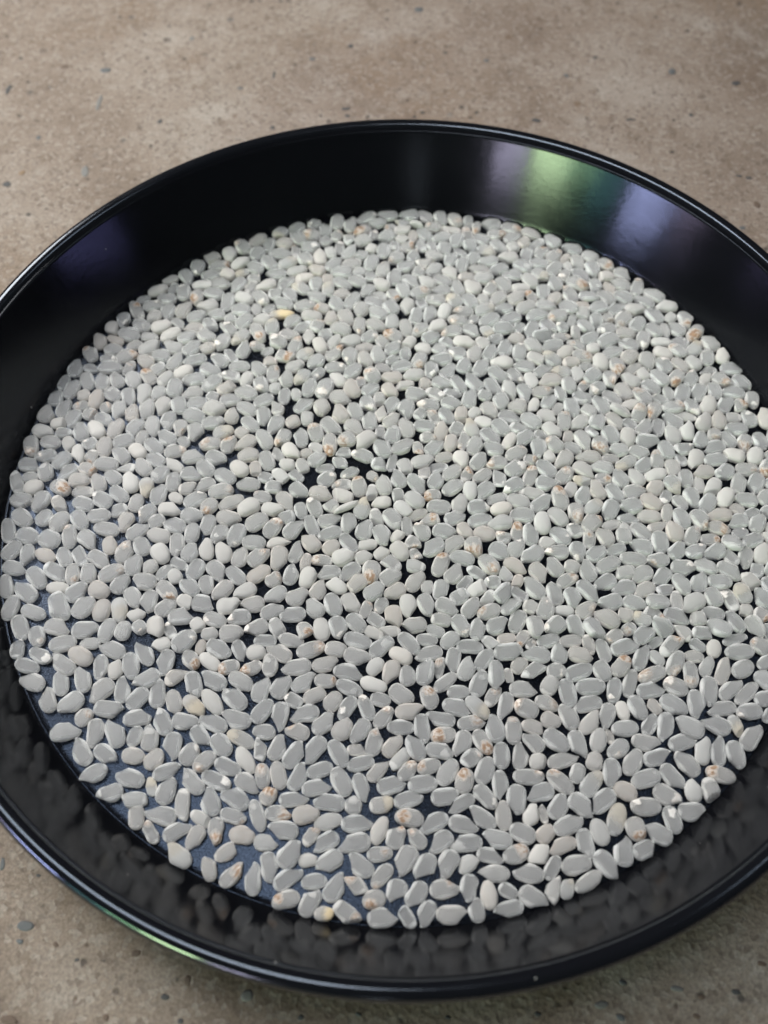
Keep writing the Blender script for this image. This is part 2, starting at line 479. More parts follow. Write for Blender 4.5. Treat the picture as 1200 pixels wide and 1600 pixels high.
DATA = """-6656 -3179 63 20 -4 716 300 253 c
-6234 -3283 64 -7 -20 -216 472 259 og
-6422 -3483 68 -2 17 -148 466 264 o
-5882 -3063 81 -5 1 137 496 303 o
-5820 -3434 74 7 3 959 546 286 p
-6274 -3765 73 -25 5 980 489 303 p
-5527 -3287 84 10 3 967 482 308 ok
-5410 -3046 59 29 11 -999 373 214 ow
-4993 -3153 79 11 10 979 501 294 p
-5143 -3479 65 7 5 -647 491 267 p
-4890 -3512 68 14 8 750 330 249 cw
-5782 -3781 67 -14 -4 803 459 277 p
-5421 -3703 76 -27 0 819 504 277 p
-5072 -3898 83 8 6 -931 515 339 p
-5942 -4083 78 19 2 836 463 290 pg
-5540 -4139 86 10 9 -921 490 328 p
-5275 -4366 75 -28 33 475 343 281 ob
-4883 -4221 87 -20 36 -36 513 298 p
-5536 -4623 88 -2 37 143 521 312 p
-5043 -4631 72 6 8 -685 513 289 p
-4711 -4615 78 2 -9 828 540 314 p
-5225 -4940 74 -3 3 904 541 295 p
-4819 -4976 69 12 -14 -299 453 279 p
-4706 -3863 69 2 6 704 492 271 p
-4629 -3440 75 -18 -10 798 516 297 o
-4424 -3203 70 -8 5 871 528 286 p
-4160 -3044 63 0 6 -973 342 257 pw
-4047 -3368 72 -16 -1 -787 500 305 p
-3763 -2971 96 -19 26 384 487 356 og
-3469 -3060 49 -24 0 658 291 184 ok
-3144 -3099 78 -3 -9 -262 499 299 o
-3601 -3313 79 1 22 -433 395 272 oB
-3277 -3331 60 14 0 950 447 250 ow
-2940 -3424 66 7 18 -985 358 253 cb
-2768 -3117 68 -3 3 -498 425 248 p
-2488 -3154 77 7 -5 19 351 285 ow
-2546 -3444 64 4 -5 -965 363 245 cb
-4325 -3681 77 -18 -12 -953 508 289 p
-3835 -3606 67 -3 -2 377 344 263 ck
-3502 -3756 79 -6 20 -588 509 282 p
-3179 -3670 79 -10 0 978 524 294 p
-2706 -3680 81 2 0 -278 480 291 o
-4101 -3920 70 8 -6 738 530 282 p
-3800 -4053 72 -6 6 830 436 278 ok
-4423 -4022 75 14 5 415 459 303 o
-2773 -3979 79 0 1 930 516 319 p
-3153 -4048 70 10 5 -420 539 280 ow
-3458 -4131 66 -12 7 -408 489 270 py
-4384 -4355 72 -2 8 94 487 289 p
-3955 -4404 74 -1 -15 876 516 297 p
-3563 -4401 77 14 -21 -89 478 286 p
-3089 -4408 75 -10 2 976 522 280 p
-2726 -4345 77 22 8 997 546 320 p
-4381 -4664 62 1 4 632 354 246 c
-4115 -4677 73 -3 -5 708 468 290 p
-3730 -4814 80 8 14 -753 478 320 p
-3287 -4640 69 3 22 -434 429 273 p
-3428 -4942 82 27 -10 505 402 305 og
-2920 -4779 82 12 2 907 450 323 o
-2607 -4665 63 13 -3 975 522 252 oy
-4352 -4989 65 4 -7 -74 399 275 ok
-4004 -5039 70 -25 -6 473 390 287 ok
-2493 -5017 68 9 -8 -454 521 249 ow
-3168 -5055 78 -6 -8 -933 435 283 ob
-2772 -5133 69 -5 31 -175 483 264 o
-2354 -2927 58 11 -2 0 409 231 o
-1896 -2912 70 10 5 -102 462 251 o
-1542 -3074 74 -5 15 165 524 297 ob
-1118 -3059 74 -6 9 -82 357 281 cw
-734 -2888 74 -8 4 -129 519 288 o
-317 -3003 79 -5 -5 350 512 299 o
-2091 -3136 67 -12 0 965 508 279 pk
-2227 -3386 72 -10 7 703 352 277 c
-1776 -3401 79 9 -1 -998 537 287 p
-1277 -3335 67 -1 14 117 475 282 pk
-727 -3191 76 -4 3 -136 512 298 p
-874 -3469 68 13 -7 -79 540 279 p
-413 -3360 68 27 19 -904 363 269 ow
-1615 -3677 73 -10 7 255 496 288 p
-1260 -3633 71 -4 6 -28 391 258 oB
-2345 -3803 72 10 -2 609 491 292 p
-2004 -3753 83 23 -2 538 465 310 p
-846 -3748 66 -5 7 -216 510 255 o
-435 -3679 63 8 9 -157 487 254 ow
-1778 -3985 67 0 4 962 316 246 cg
-1430 -3905 72 3 -5 206 413 273 ok
-1112 -3992 71 20 -21 469 380 296 ok
-866 -4103 67 0 -1 -868 473 265 og
-310 -3941 63 -8 -3 -125 360 253 o
-545 -4088 71 3 11 837 479 252 og
-2288 -4189 82 15 -3 450 492 291 o
-1991 -4279 73 5 12 -753 526 289 p
-1580 -4226 81 16 2 -992 521 293 p
-247 -4248 65 -4 9 433 451 262 ob
-1236 -4385 85 -11 8 346 478 302 p
-943 -4463 85 1 4 615 427 332 pw
-2233 -4538 63 4 -26 -64 399 263 o
-1679 -4515 70 -5 -5 981 438 288 pB
-630 -4506 82 -2 -1 -843 481 287 p
-389 -4674 70 9 2 606 497 282 pb
-1981 -4799 76 3 -3 556 464 281 p
-1697 -4915 82 33 -16 468 514 296 p
-1385 -4828 88 5 2 -904 536 314 p
-980 -4876 80 11 11 869 516 287 o
-685 -4805 49 -2 5 -4 290 197 ck
-2269 -4829 54 0 -11 703 313 219 c
-605 -5037 68 -1 8 124 470 254 o
-2198 -5267 67 -7 -13 763 430 254 ob
158 -2922 75 -1 4 -397 495 280 o
471 -2844 59 -8 6 -47 392 229 o
871 -2847 67 15 -10 353 390 273 o
19 -3155 80 4 -33 -248 447 280 ow
499 -3105 65 4 -1 -992 512 263 p
1220 -2961 64 1 -16 -32 485 264 o
1567 -2872 62 -15 -77 -324 278 211 cw
1880 -3051 86 17 -20 26 517 324 p
-134 -3461 79 7 4 -757 452 305 pk
137 -3513 77 7 6 728 378 285 o
441 -3439 106 -121 -142 630 502 313 p
679 -3352 55 13 -1 611 345 196 cb
915 -3212 72 12 33 -771 466 266 p
1157 -3365 81 3 -1 527 463 290 p
1461 -3188 68 17 2 445 468 265 o
1361 -3621 75 11 3 579 511 309 o
1662 -3473 96 693 -688 -129 558 295 p
788 -3613 66 -17 -14 333 495 236 o
40 -3860 75 -9 15 -303 476 323 p
506 -3890 76 8 -3 831 434 301 ob
1009 -3780 63 9 3 51 398 249 o
976 -4046 80 -8 16 -101 507 298 p
1324 -4046 75 -15 33 -373 508 281 oy
1592 -3834 57 6 14 498 380 224 cb
1798 -4018 72 -8 -21 -770 528 259 p
190 -4138 75 2 0 69 513 284 pk
696 -4255 63 6 2 997 524 259 p
1216 -4307 70 -6 3 94 480 261 pb
41 -4413 66 -9 25 1 470 263 o
400 -4426 68 -8 -7 -678 523 266 p
743 -4522 66 33 10 -998 450 265 oB
1592 -4398 88 -14 6 823 500 318 p
1400 -4626 66 12 -4 -490 480 270 oB
1060 -4670 80 -16 -14 -805 483 287 p
-89 -4719 65 22 -17 459 442 256 pk
295 -4742 84 18 -7 830 483 299 p
691 -4785 65 -23 19 -58 488 275 p
1700 -4844 75 -23 -25 715 463 272 o
1204 -4897 69 5 0 378 315 279 cg
34 -4947 61 -1 -5 381 351 220 cw
2289 -2869 38 13 -7 356 222 154 cb
2585 -2816 69 -23 27 158 426 249 o
2355 -3074 75 -4 -5 995 524 294 p
2763 -3054 78 38 -21 630 377 291 p
2972 -2810 56 -2 4 38 407 231 ok
3281 -2877 60 -3 4 757 291 219 ck
3122 -3071 78 2 1 -103 449 290 pk
3524 -2974 61 -14 -3 795 457 245 o
3903 -2905 79 -4 -4 182 537 294 p
4163 -3085 64 -9 13 562 547 256 p
2059 -3278 63 18 -12 435 323 250 ck
2298 -3365 67 0 -21 328 383 247 c
2685 -3375 75 -3 -13 -23 310 280 cg
3078 -3376 75 10 -9 191 520 299 o
3474 -3357 85 7 -13 -547 387 306 o
3809 -3261 81 1 4 412 459 291 oB
3928 -3555 58 7 -9 590 528 249 o
2111 -3709 77 4 -11 -26 487 283 p
2548 -3647 77 29 -13 518 322 290 cw
2854 -3754 72 2 -14 -639 519 303 o
3249 -3641 86 9 -19 41 515 312 o
3647 -3691 66 10 10 -789 471 259 og
3178 -3944 71 4 2 -992 513 280 p
2490 -3951 78 13 16 -220 419 258 ob
2144 -4043 79 21 -3 976 437 329 ob
4014 -3984 77 3 -1 -547 452 295 o
2843 -4164 74 -8 -15 828 484 296 p
3204 -4256 66 -1 1 387 520 264 pw
3478 -4143 74 11 17 -835 482 265 p
3761 -4042 59 -11 -19 -607 356 220 ow
2547 -4235 73 6 25 -158 355 280 ok
1872 -3458 42 2 -16 -611 268 159 ck
1908 -4423 75 -8 5 717 481 295 ob
2230 -4351 60 -8 3 -130 364 251 ck
3765 -4347 77 -10 14 56 467 281 o
2616 -4581 84 -4 6 -324 491 331 o
2234 -4599 66 0 -2 914 437 284 p
2965 -4632 75 -4 -21 -618 499 281 p
3310 -4556 72 -8 -2 611 433 279 ow
3513 -4480 34 21 -6 724 216 137 ck
2015 -4841 61 -13 -9 631 478 261 p
3617 -4691 74 6 -14 -942 428 273 og
2295 -4935 75 20 -43 87 279 271 cw
2701 -4889 65 -5 13 187 547 267 p
3214 -4907 77 -8 -2 588 321 282 ow
3838 -4906 76 0 -3 483 496 287 o
4453 -2805 47 10 -28 315 312 165 o
4702 -2862 71 -4 -1 381 460 267 cb
5168 -2844 62 10 -11 -318 314 213 o
5442 -2898 62 -3 7 627 353 254 ow
5835 -2716 49 -7 16 156 481 195 o
4439 -3092 55 -24 14 -447 329 214 ow
5078 -3048 58 10 -24 -52 350 216 ok
5869 -2956 81 -12 7 47 524 292 o
6245 -2832 74 3 -4 945 361 305 ob
4742 -3188 72 17 15 -859 514 272 ob
5273 -3231 63 37 -26 519 402 229 ow
4980 -3381 64 8 -9 -715 497 263 ob
6321 -3116 55 3 4 274 413 232 og
4323 -3395 64 4 11 -984 540 273 ob
5544 -3303 60 6 -1 520 546 248 pk
5878 -3262 78 8 8 269 432 301 o
5237 -3674 80 -1 -17 -771 555 302 p
6247 -3467 90 -8 -33 -308 455 318 o
4695 -3604 76 -11 -15 963 435 318 og
4266 -3671 75 6 -11 97 499 287 p
5617 -3624 70 -3 6 351 532 261 p
5876 -3697 66 -24 12 350 558 245 o
6191 -3776 78 5 -1 127 433 279 o
5001 -3902 81 -8 17 -690 509 303 p
4617 -3945 89 -4 -2 -310 508 313 p
4300 -3953 54 -3 6 -452 290 206 cw
5412 -3967 71 -3 -5 -998 523 263 p
5867 -4018 81 -19 -7 -997 462 288 og
6192 -4059 51 -23 15 485 315 192 o
4441 -4309 72 -2 -11 -774 534 271 p
4835 -4299 79 -21 -1 977 517 325 p
5282 -4245 85 1 9 972 508 303 p
5622 -4242 56 5 -36 -560 335 204 cy
4188 -4265 59 26 3 493 416 231 o
5842 -4438 68 17 -1 444 533 290 p
4089 -4580 78 -13 17 -89 497 283 p
4684 -4554 77 5 -1 168 487 280 p
5008 -4683 72 5 -1 639 502 261 pw
5259 -4680 65 9 -2 675 533 250 p
5530 -4746 78 9 -13 -674 485 294 p
4256 -4821 70 -15 17 148 513 275 p
-3758 -5232 70 1 -5 174 499 260 p
-4345 -5350 82 -5 -2 988 506 290 p
-3987 -5474 45 3 -1 813 329 182 oy
-3724 -5541 83 -9 -6 602 469 307 p
-3335 -5383 73 -32 -14 930 532 271 p
-2946 -5354 64 -4 -1 -195 540 270 og
-2421 -5391 76 3 18 -216 473 282 p
-4225 -5697 69 8 0 33 366 258 cw
-3443 -5751 67 -20 1 724 401 241 cw
-3002 -5696 74 4 8 852 492 308 p
-2605 -5632 73 7 5 962 524 306 p
-4152 -5982 65 7 -7 757 341 264 ck
-3772 -5920 75 28 18 993 525 291 p
-3895 -6191 51 1 -4 892 382 200 cb
-3471 -6159 72 11 0 266 496 260 p
-3128 -5956 59 1 5 -245 334 201 cw
-3176 -6265 70 15 18 -835 417 261 pk
-2871 -6150 69 5 -4 -730 442 262 pb
-2609 -5914 65 -1 -12 -136 452 236 ob
-3414 -6530 69 0 16 950 518 284 py
-2438 -6205 69 -1 -6 -73 426 288 ok
-2676 -6476 62 7 -22 283 351 244 ck
-2899 -6716 67 8 -10 795 353 237 ck
-2530 -6796 63 -9 19 391 479 243 pb
-4952 -5313 81 34 13 -957 492 289 p
-4639 -5610 79 11 -5 -984 452 286 p
-1936 -5252 71 -16 0 803 482 269 ok
-1607 -5268 77 -18 12 531 507 274 p
-1270 -5150 71 -1 -4 170 458 262 o
-910 -5331 73 8 10 850 520 307 o
-574 -5419 71 2 -14 -543 502 250 p
-316 -5131 66 -7 6 432 466 236 pk
-1301 -5431 73 -2 8 117 505 274 p
-2075 -5587 68 -10 -16 477 281 255 cB
-1654 -5622 68 4 1 67 501 243 p
-1089 -5663 76 12 -2 998 523 284 p
-695 -5701 72 11 7 749 284 273 c
-246 -5685 73 -3 8 94 366 268 cy
-2221 -5894 67 3 1 830 537 245 o
-1879 -5847 62 12 -5 14 458 254 pb
-1446 -5860 82 -10 5 160 449 295 pk
-1797 -6113 82 4 -9 999 510 290 p
-1087 -5965 64 22 0 131 471 257 ow
-629 -5980 74 -2 24 63 513 280 p
-1352 -6197 56 -6 7 472 290 214 cb
-2051 -6301 67 12 -26 0 403 267 pw
-1115 -6282 69 -19 -19 -969 469 275 p
-1647 -6478 95 4 6 434 490 327 p
-666 -6284 75 4 -3 -996 544 296 p
-263 -6078 66 2 19 563 474 244 ow
-253 -6437 70 31 -6 58 415 247 ob
-1374 -6554 55 14 -14 79 280 217 cw
-1037 -6572 83 3 2 -957 468 300 p
-1964 -6671 75 -10 16 -605 479 278 p
-563 -6616 76 15 2 965 493 299 p
-1663 -6822 67 3 -1 299 514 272 p
-215 -6760 62 3 7 -909 449 249 ob
167 -5126 63 8 7 404 400 251 ob
511 -5053 70 -7 3 -984 403 267 ob
816 -5139 72 -12 9 483 499 298 o
1085 -5275 89 -11 16 643 431 308 oB
1423 -5095 76 -24 -1 554 490 299 o
1671 -5324 72 4 5 -674 492 268 p
-98 -5363 73 9 -11 153 482 297 p
411 -5339 73 -14 24 67 494 300 o
184 -5585 69 -18 0 150 497 269 p
772 -5533 74 6 -6 72 465 291 p
1026 -5633 66 -6 1 -970 500 241 p
1421 -5520 78 2 -2 -381 481 269 og
201 -5878 79 1 19 997 476 289 oB
587 -5943 74 14 4 -977 518 278 p
1067 -5958 70 5 9 -74 496 276 p
1353 -5845 67 7 -6 966 520 288 p
1704 -5802 64 -8 -1 726 483 262 ok
-5 -6170 71 3 9 588 397 293 pb
315 -6191 63 -3 -4 944 388 244 pb
689 -6230 79 3 -9 -968 459 299 p
1096 -6242 66 12 2 -998 533 274 p
1588 -6168 80 -16 -16 996 497 285 p
141 -6529 90 3 0 -876 507 317 p
462 -6615 75 -3 5 -849 458 315 p
797 -6564 83 10 22 -884 477 306 p
1125 -6553 65 20 -27 246 316 258 cw
1480 -6419 62 4 -17 -81 452 249 p
1521 -6691 67 5 -6 -999 508 259 p
20 -6976 78 4 5 -792 371 316 p
329 -7023 74 -16 -12 -875 454 294 p
758 -6921 70 0 4 100 476 298 pb
1126 -6902 66 4 0 -784 425 277 p
1435 -6996 69 -18 3 748 440 255 ow
-183 -7357 81 9 -39 55 483 291 p
194 -7346 56 5 13 889 303 216 c
472 -7286 63 10 11 -865 426 262 p
871 -7293 69 -4 -3 -2 501 284 p
1241 -7213 65 1 6 784 374 260 p
1735 -6931 53 2 2 -253 298 218 c
1730 -7190 62 1 9 -991 482 246 p
2115 -7029 78 0 3 -260 481 296 p
2416 -6884 63 -8 0 610 308 226 cw
2643 -6874 57 -2 0 574 320 214 cy
2972 -6761 62 1 -4 292 506 241 ow
2129 -5179 69 -5 9 -2 524 263 ob
2637 -5249 72 9 6 939 517 287 ob
2926 -5106 62 11 -11 564 323 240 cw
3147 -5269 69 12 -9 443 515 287 oy
3482 -5088 81 -20 8 -714 491 299 p
3669 -5379 76 0 -5 -248 405 296 ok
1914 -5548 79 -4 10 -744 497 320 p
2295 -5425 68 6 -5 -992 493 289 p
2153 -5781 64 11 -2 489 378 253 pw
2337 -5764 37 -18 9 782 262 150 ck
2584 -5649 78 -2 1 447 453 300 p
2954 -5623 84 -10 16 -298 484 307 p
3289 -5541 78 9 18 -946 516 303 p
3492 -5818 70 4 -1 584 537 296 oy
3974 -5610 84 -26 -4 -1000 507 299 og
2721 -5920 83 -35 20 257 529 293 p
3205 -6023 76 -5 4 817 439 279 ow
1991 -6072 79 -4 -19 -205 436 314 o
2352 -6070 71 4 -5 370 327 261 ck
2969 -6205 65 -1 -2 -664 485 274 p
2605 -6243 62 4 4 -982 495 243 pk
3782 -5966 88 4 -10 -641 389 323 oB
3554 -6306 85 0 3 700 475 311 p
1876 -6386 77 -17 6 191 439 288 ob
2244 -6382 68 -3 2 483 333 278 cw
2437 -6573 56 13 -10 503 416 221 o
2806 -6523 79 22 -11 107 489 292 o
3279 -6510 84 0 -8 -412 503 316 p
2055 -6662 81 -17 4 995 504 293 p
4022 -5172 84 14 -12 166 515 302 o
4454 -5134 69 -4 7 -462 498 291 p
4723 -4903 76 18 3 901 504 303 p
5242 -5073 64 4 -4 988 495 272 oB
5042 -5316 79 -13 -15 -648 329 286 cb
4336 -5437 78 -3 -18 -304 490 316 pg
4773 -5341 80 30 -16 661 380 286 pw
4374 -5806 76 -17 5 796 454 274 og
4701 -5671 73 -9 18 40 450 300 p
4116 -6034 88 7 -13 983 474 306 p
3886 -6275 75 -11 20 220 402 275 p
-2210 -6848 64 16 -2 741 515 264 p
-1671 -7142 73 11 1 -990 446 273 oB
-1305 -7166 71 6 -13 555 456 284 p
-1257 -6868 64 2 -11 76 408 243 o
-917 -6943 77 4 -3 451 496 293 p
-610 -6889 66 -5 -1 903 293 238 cb
-1077 -7328 61 2 3 -11 292 219 cY
-732 -7312 62 -2 -2 -327 376 267 cb
-323 -7105 79 -16 0 -989 371 284 oB
-7318 -861 68 0 3 819 562 280 o
-6926 -968 83 -11 14 -156 461 328 o
-7164 -1271 77 -1 12 482 443 308 o
-6855 -1346 72 -8 -6 -669 451 277 p
-7029 -1624 74 6 17 -59 485 287 p
-6504 -1035 93 0 19 -218 426 389 o
-6525 -1349 66 6 -13 -206 437 272 ok
-6584 -1813 85 1 -13 -398 529 319 o
-7120 -1982 60 5 -2 805 494 262 o
-6937 -2405 74 6 -9 643 509 288 o
-6733 -2074 74 -3 -3 930 543 317 p
-6513 -2484 73 -3 -5 -171 494 273 o
-6078 -2371 89 -8 5 843 478 352 c
-6185 -1993 56 12 3 15 418 231 ow
-6273 -1675 72 -1 6 -230 451 305 c
-6173 -1373 71 -13 -1 858 429 277 o
-6153 -959 79 -2 -4 766 520 288 ob
-6388 -653 91 -6 1 502 459 334 o
-5899 -1348 60 -3 -13 883 420 247 c
-5958 -1725 70 -11 -25 -653 454 263 ob
-5807 -2078 82 21 0 320 456 319 p
-5640 -2365 93 -32 14 506 488 357 p
-5520 -1406 74 4 -1 -265 494 292 p
-5781 -1013 81 -1 -11 -322 504 318 p
-5675 -1699 77 -6 2 734 411 282 o
-5256 -1686 85 -9 19 278 502 302 ob
-5411 -2035 92 7 -14 -201 420 320 ok
-5301 -2423 85 0 -13 626 438 321 ok
-5375 -1125 70 -29 2 775 401 286 ok
-5496 -789 70 -5 -2 -99 516 286 o
-5058 -1893 83 16 1 560 432 305 p
-4992 -2403 75 -4 -11 -634 497 295 oy
-6691 -2775 68 -16 1 857 528 292 o
-6360 -2938 71 8 19 -566 406 291 og
-6034 -2763 79 4 -4 -70 482 317 p
-5530 -2802 77 9 -11 32 505 328 p
-5149 -2801 77 0 0 635 473 288 o
-4863 -2797 70 11 3 655 375 295 o
-7110 -587 86 0 2 -316 477 334 o
-5681 -508 74 6 -33 31 463 298 o
-6701 -575 77 -1 -6 519 373 295 o
-6024 -612 84 -3 2 -470 472 298 o
-2630 4442 59 -8 3 48 540 222 oY
-3085 3912 77 0 -1 -509 579 288 oB
-2466 3302 78 -1 1 -150 343 290 cB
-833 225 80 7 -7 751 452 307 oB
-2397 -702 79 38 -11 465 455 313 ob
-1433 1169 72 6 14 -680 536 291 oB
-1114 1273 90 -11 0 -977 381 344 ob
-3636 -265 80 -18 -21 -885 377 313 ob
-661 2854 88 1 -1 847 434 334 ob
-1606 2497 91 -16 -13 -801 550 336 og
711 -1388 76 -10 -4 557 517 292 oB
2436 533 65 0 2 590 511 263 oB
2967 49 86 1 1 769 548 310 oB
2133 -2777 56 0 5 -889 287 215 cB
480 1384 62 11 -24 66 275 247 cb
474 -1840 62 -17 18 692 276 222 cw
1565 -2296 76 19 1 -983 451 284 ob
-5715 4470 69 -9 0 843 460 268 cB
4954 5317 74 0 16 599 540 273 ob
6022 4078 73 -4 -6 -895 535 296 oB
4015 6185 76 16 -1 -183 393 295 ow
3191 4476 91 21 15 -985 432 323 ob
-3775 1936 104 -3 6 -181 486 364 pw
-1883 971 57 -7 -2 152 248 215 ok
-2678 2839 70 10 3 701 390 279 cb
1068 -98 73 -7 -5 680 437 296 pw
1057 3451 75 10 -3 -1000 431 320 pg
-2445 6250 50 21 -5 727 349 210 cb
-266 2808 73 0 10 -995 448 288 pk
6941 2399 69 -2 -2 -744 437 282 pg
-1984 -1647 75 -19 5 590 443 287 p
5711 -1051 82 38 17 -933 466 303 p
2623 6209 68 11 14 -787 420 284 p
4348 5297 54 -11 2 882 349 221 ck
-260 3916 70 -5 0 965 454 292 pB
-6733 2923 77 11 2 622 454 298 p
-6950 782 70 18 12 -982 455 272 pg
3461 1767 72 17 15 -901 447 284 pw
6031 1257 75 -2 3 -993 475 282 p
972 5644 72 -2 -6 -383 446 289 pw
-2063 3378 72 8 -4 342 410 281 oy
-1681 5135 73 17 -11 706 371 271 cy
4698 -1559 72 2 -2 -898 445 277 p
5881 4418 80 -11 10 -575 490 315 pb
2073 -1387 73 3 -9 -243 470 265 pk
2581 2196 52 8 24 -820 337 218 cw
-3583 5583 56 -1 0 -967 284 211 cy
-3405 395 84 12 -17 -251 479 305 o
1205 4569 68 22 13 -999 469 258 pb
-4490 4861 75 4 11 -743 438 285 pB
3523 5900 49 15 -8 837 249 203 cw
571 7018 73 -9 -5 999 351 281 cb
3068 -1989 76 1 1 -565 423 298 p
1561 1759 65 -7 -15 -207 339 261 cw
-4841 2012 83 -1 -21 -819 476 296 pw
-1031 5659 67 2 16 -990 308 244 o
1811 5208 71 -8 -8 451 376 280 cb
4629 809 77 19 -25 360 411 299 p
-3777 1137 82 -6 3 1000 445 303 pb
4510 2241 61 20 -18 210 317 228 cw
-1745 -1386 54 0 16 -769 340 208 ck
7327 742 75 0 18 795 505 293 p
2868 6527 54 -4 -3 -926 340 232 c
3225 5821 76 -1 42 -901 461 304 o
-1459 -1936 79 9 -11 483 419 289 pk
-94 -824 59 -12 -3 429 263 208 cw
-6508 74 86 3 -29 -272 467 315 oB
-4254 5506 73 -4 3 229 442 290 p
6217 1891 85 4 5 594 451 305 pk
-3505 -1878 70 -3 -22 -607 368 276 c
1997 6802 75 1 28 -30 446 293 pb
892 2999 71 13 -2 349 437 290 p
-5131 1942 86 27 -13 712 486 301 pw
-6171 3979 78 -5 4 -685 339 290 cw
2353 3497 82 0 -6 648 485 295 og
1381 1192 83 17 -27 557 440 299 o
-917 7284 67 4 -11 314 495 277 og
5809 2911 74 -1 -12 482 450 275 pg
-3375 -857 78 -33 -26 -792 427 292 p
4219 -1205 78 -20 18 -43 514 279 o
-1923 2516 82 12 15 -803 460 282 o
-557 4993 54 -21 -9 949 272 205 cw
-4763 5435 76 2 9 -438 471 312 p
-2150 -468 75 -14 -7 -975 283 273 c
2061 1321 64 -19 5 514 379 234 cw
7077 -613 57 1 23 -57 311 202 og
5576 2533 74 -1 2 -820 481 311 p
-3401 1808 79 7 -1 577 396 293 pk
6939 1418 73 13 3 797 423 283 o
-2628 400 56 0 -4 983 265 239 c
6204 -2494 103 227 -140 -536 453 301 p
-1776 2890 59 -3 -16 -910 335 227 cg
-2891 -279 90 3 -25 288 451 340 ow
-4523 2873 71 -6 4 305 432 294 ow
3236 -281 84 -8 -39 -725 479 303 pb
3551 -1095 82 -17 19 421 439 312 p
-2527 -2702 73 -10 5 -967 453 298 pg
6569 -1028 75 17 -20 610 469 291 pw
5307 3540 77 2 16 -206 432 299 pw
-4299 -1650 57 1 3 438 376 228 o
6690 446 86 0 -8 -853 490 313 p
-1426 5625 86 -16 1 999 474 316 p
6704 -2840 75 7 -4 830 457 302 p
645 4163 80 -11 -16 -977 460 309 pw
3421 5631 70 -4 -11 -858 346 245 cg
-6029 -256 72 -8 -8 990 432 303 o
-4954 2324 73 0 5 -773 390 302 p
5102 -1362 78 -13 -17 -100 460 311 pg
-7003 2179 72 -7 8 703 407 297 p
6258 -106 57 -3 -5 -232 272 219 ck
2256 2147 88 -31 -4 992 390 335 pk
-4802 -437 80 -8 7 -906 449 283 pg
1636 4909 70 1 0 902 278 253 cw
6180 3131 49 10 -9 1000 287 203 c
-2152 4691 72 -23 7 183 490 305 pg
3567 991 73 -12 -3 998 512 275 pk
1783 6000 79 -1 -3 -985 472 302 p
-3196 -1996 79 0 -1 -889 473 305 pk
-6132 3197 56 3 -5 23 300 216 cg
825 6348 78 1 13 -737 419 310 p
193 -957 65 1 15 -406 244 273 cB
-1805 6547 69 -27 40 183 286 280 c
4834 3005 62 30 39 825 256 253 cw
-2430 3885 67 12 -18 -204 359 267 ck
2634 1161 77 4 6 -654 468 315 p
-6364 1368 80 11 1 840 457 309 p
-2611 -1299 84 17 -6 427 483 311 pb
743 7269 79 6 9 -641 453 296 p
3251 3936 52 -4 3 -76 362 220 cb
2506 1796 88 -48 -7 931 478 330 o
5721 -1628 84 -93 -12 -33 449 314 o
6732 -1347 118 76 -133 525 425 338 o
2061 -2475 68 7 10 -847 473 295 o
-775 5528 63 11 5 996 251 259 c
-1329 -793 73 -9 7 176 480 266 o
-2723 -1016 85 4 -10 -37 457 301 o
2396 -1164 81 -17 -25 -936 515 321 p
-449 3065 54 -2 -8 983 349 201 o
6885 -177 81 9 6 -999 431 287 p
-3466 4850 81 1 -1 971 449 298 ow
4961 125 54 -7 -11 -834 341 219 og
-1584 7125 83 -20 6 670 482 305 o
5348 -1630 77 33 -13 615 414 305 p
-3808 4749 73 8 0 653 514 301 o
1795 27 58 5 0 -983 372 214 cw
-3012 2969 84 -5 2 933 413 329 p
-6184 266 82 -1 4 71 434 309 pk
-3059 -2279 74 3 -5 78 442 327 pw
-4381 249 84 -6 1 -704 441 294 o
-1281 1885 92 -9 -20 904 468 332 pk
-3935 -486 90 -12 6 -129 439 317 p
1884 -1562 57 18 -2 913 268 234 cw
5391 532 76 8 11 -691 419 298 o
2895 5640 75 -7 -6 -391 428 297 py
606 5738 76 -16 -18 -860 450 317 p
1549 3092 75 -16 0 527 478 301 o
2447 900 67 -2 9 -145 254 245 cB
2979 4777 81 -14 27 -37 458 292 p
-4178 -2341 83 9 9 387 430 292 p
6074 1543 76 -7 -19 -748 278 271 cb
1160 -682 70 -7 8 -515 340 258 ck
3876 3628 75 1 -2 802 243 288 cw
-3228 -171 73 8 8 -969 520 271 ow
-4831 3505 72 14 -1 992 463 307 pw
5903 1832 97 91 87 539 456 308 ow
-132 7143 55 4 9 999 295 204 cy
406 2668 74 14 3 -967 247 258 ck
-5286 3471 83 -8 6 287 520 311 pw
-188 -1644 83 2 1 311 419 323 p
-272 6416 60 -7 -2 -663 306 223 c
-1060 -1273 91 -5 1 277 434 329 pw
2374 4158 61 5 -3 -851 266 236 c
-4913 3832 72 7 -1 340 488 288 ow
-1377 5027 62 -11 5 -7 370 245 ok
249 -2588 85 -24 -2 -994 451 298 pk
3325 2122 86 -18 -6 -660 484 306 p
-2474 6929 71 -3 -12 -948 406 286 p
-3920 -118 76 -13 16 334 482 306 pg
-4228 4618 76 -5 -11 -983 469 315 pw
-3445 62 92 0 0 97 491 320 ob
5449 1198 69 14 9 99 310 258 cg
3667 -1685 72 -4 -3 -959 458 297 p
-3339 -1606 82 7 9 -403 475 310 p
2759 6851 74 -3 31 -169 472 278 pw
2240 -337 83 -43 -20 997 473 314 o
4118 506 79 -8 5 879 439 316 p
6520 1681 81 -25 -6 -997 479 285 p
-2129 6329 89 -2 3 -19 439 329 pg
2590 6580 64 -3 -16 387 274 271 ck
1232 3762 76 -1 19 -15 497 311 pw
-4779 -1138 80 6 6 878 414 313 o
4828 606 68 -3 8 204 473 271 ow
473 2170 67 -11 -3 992 471 276 pg
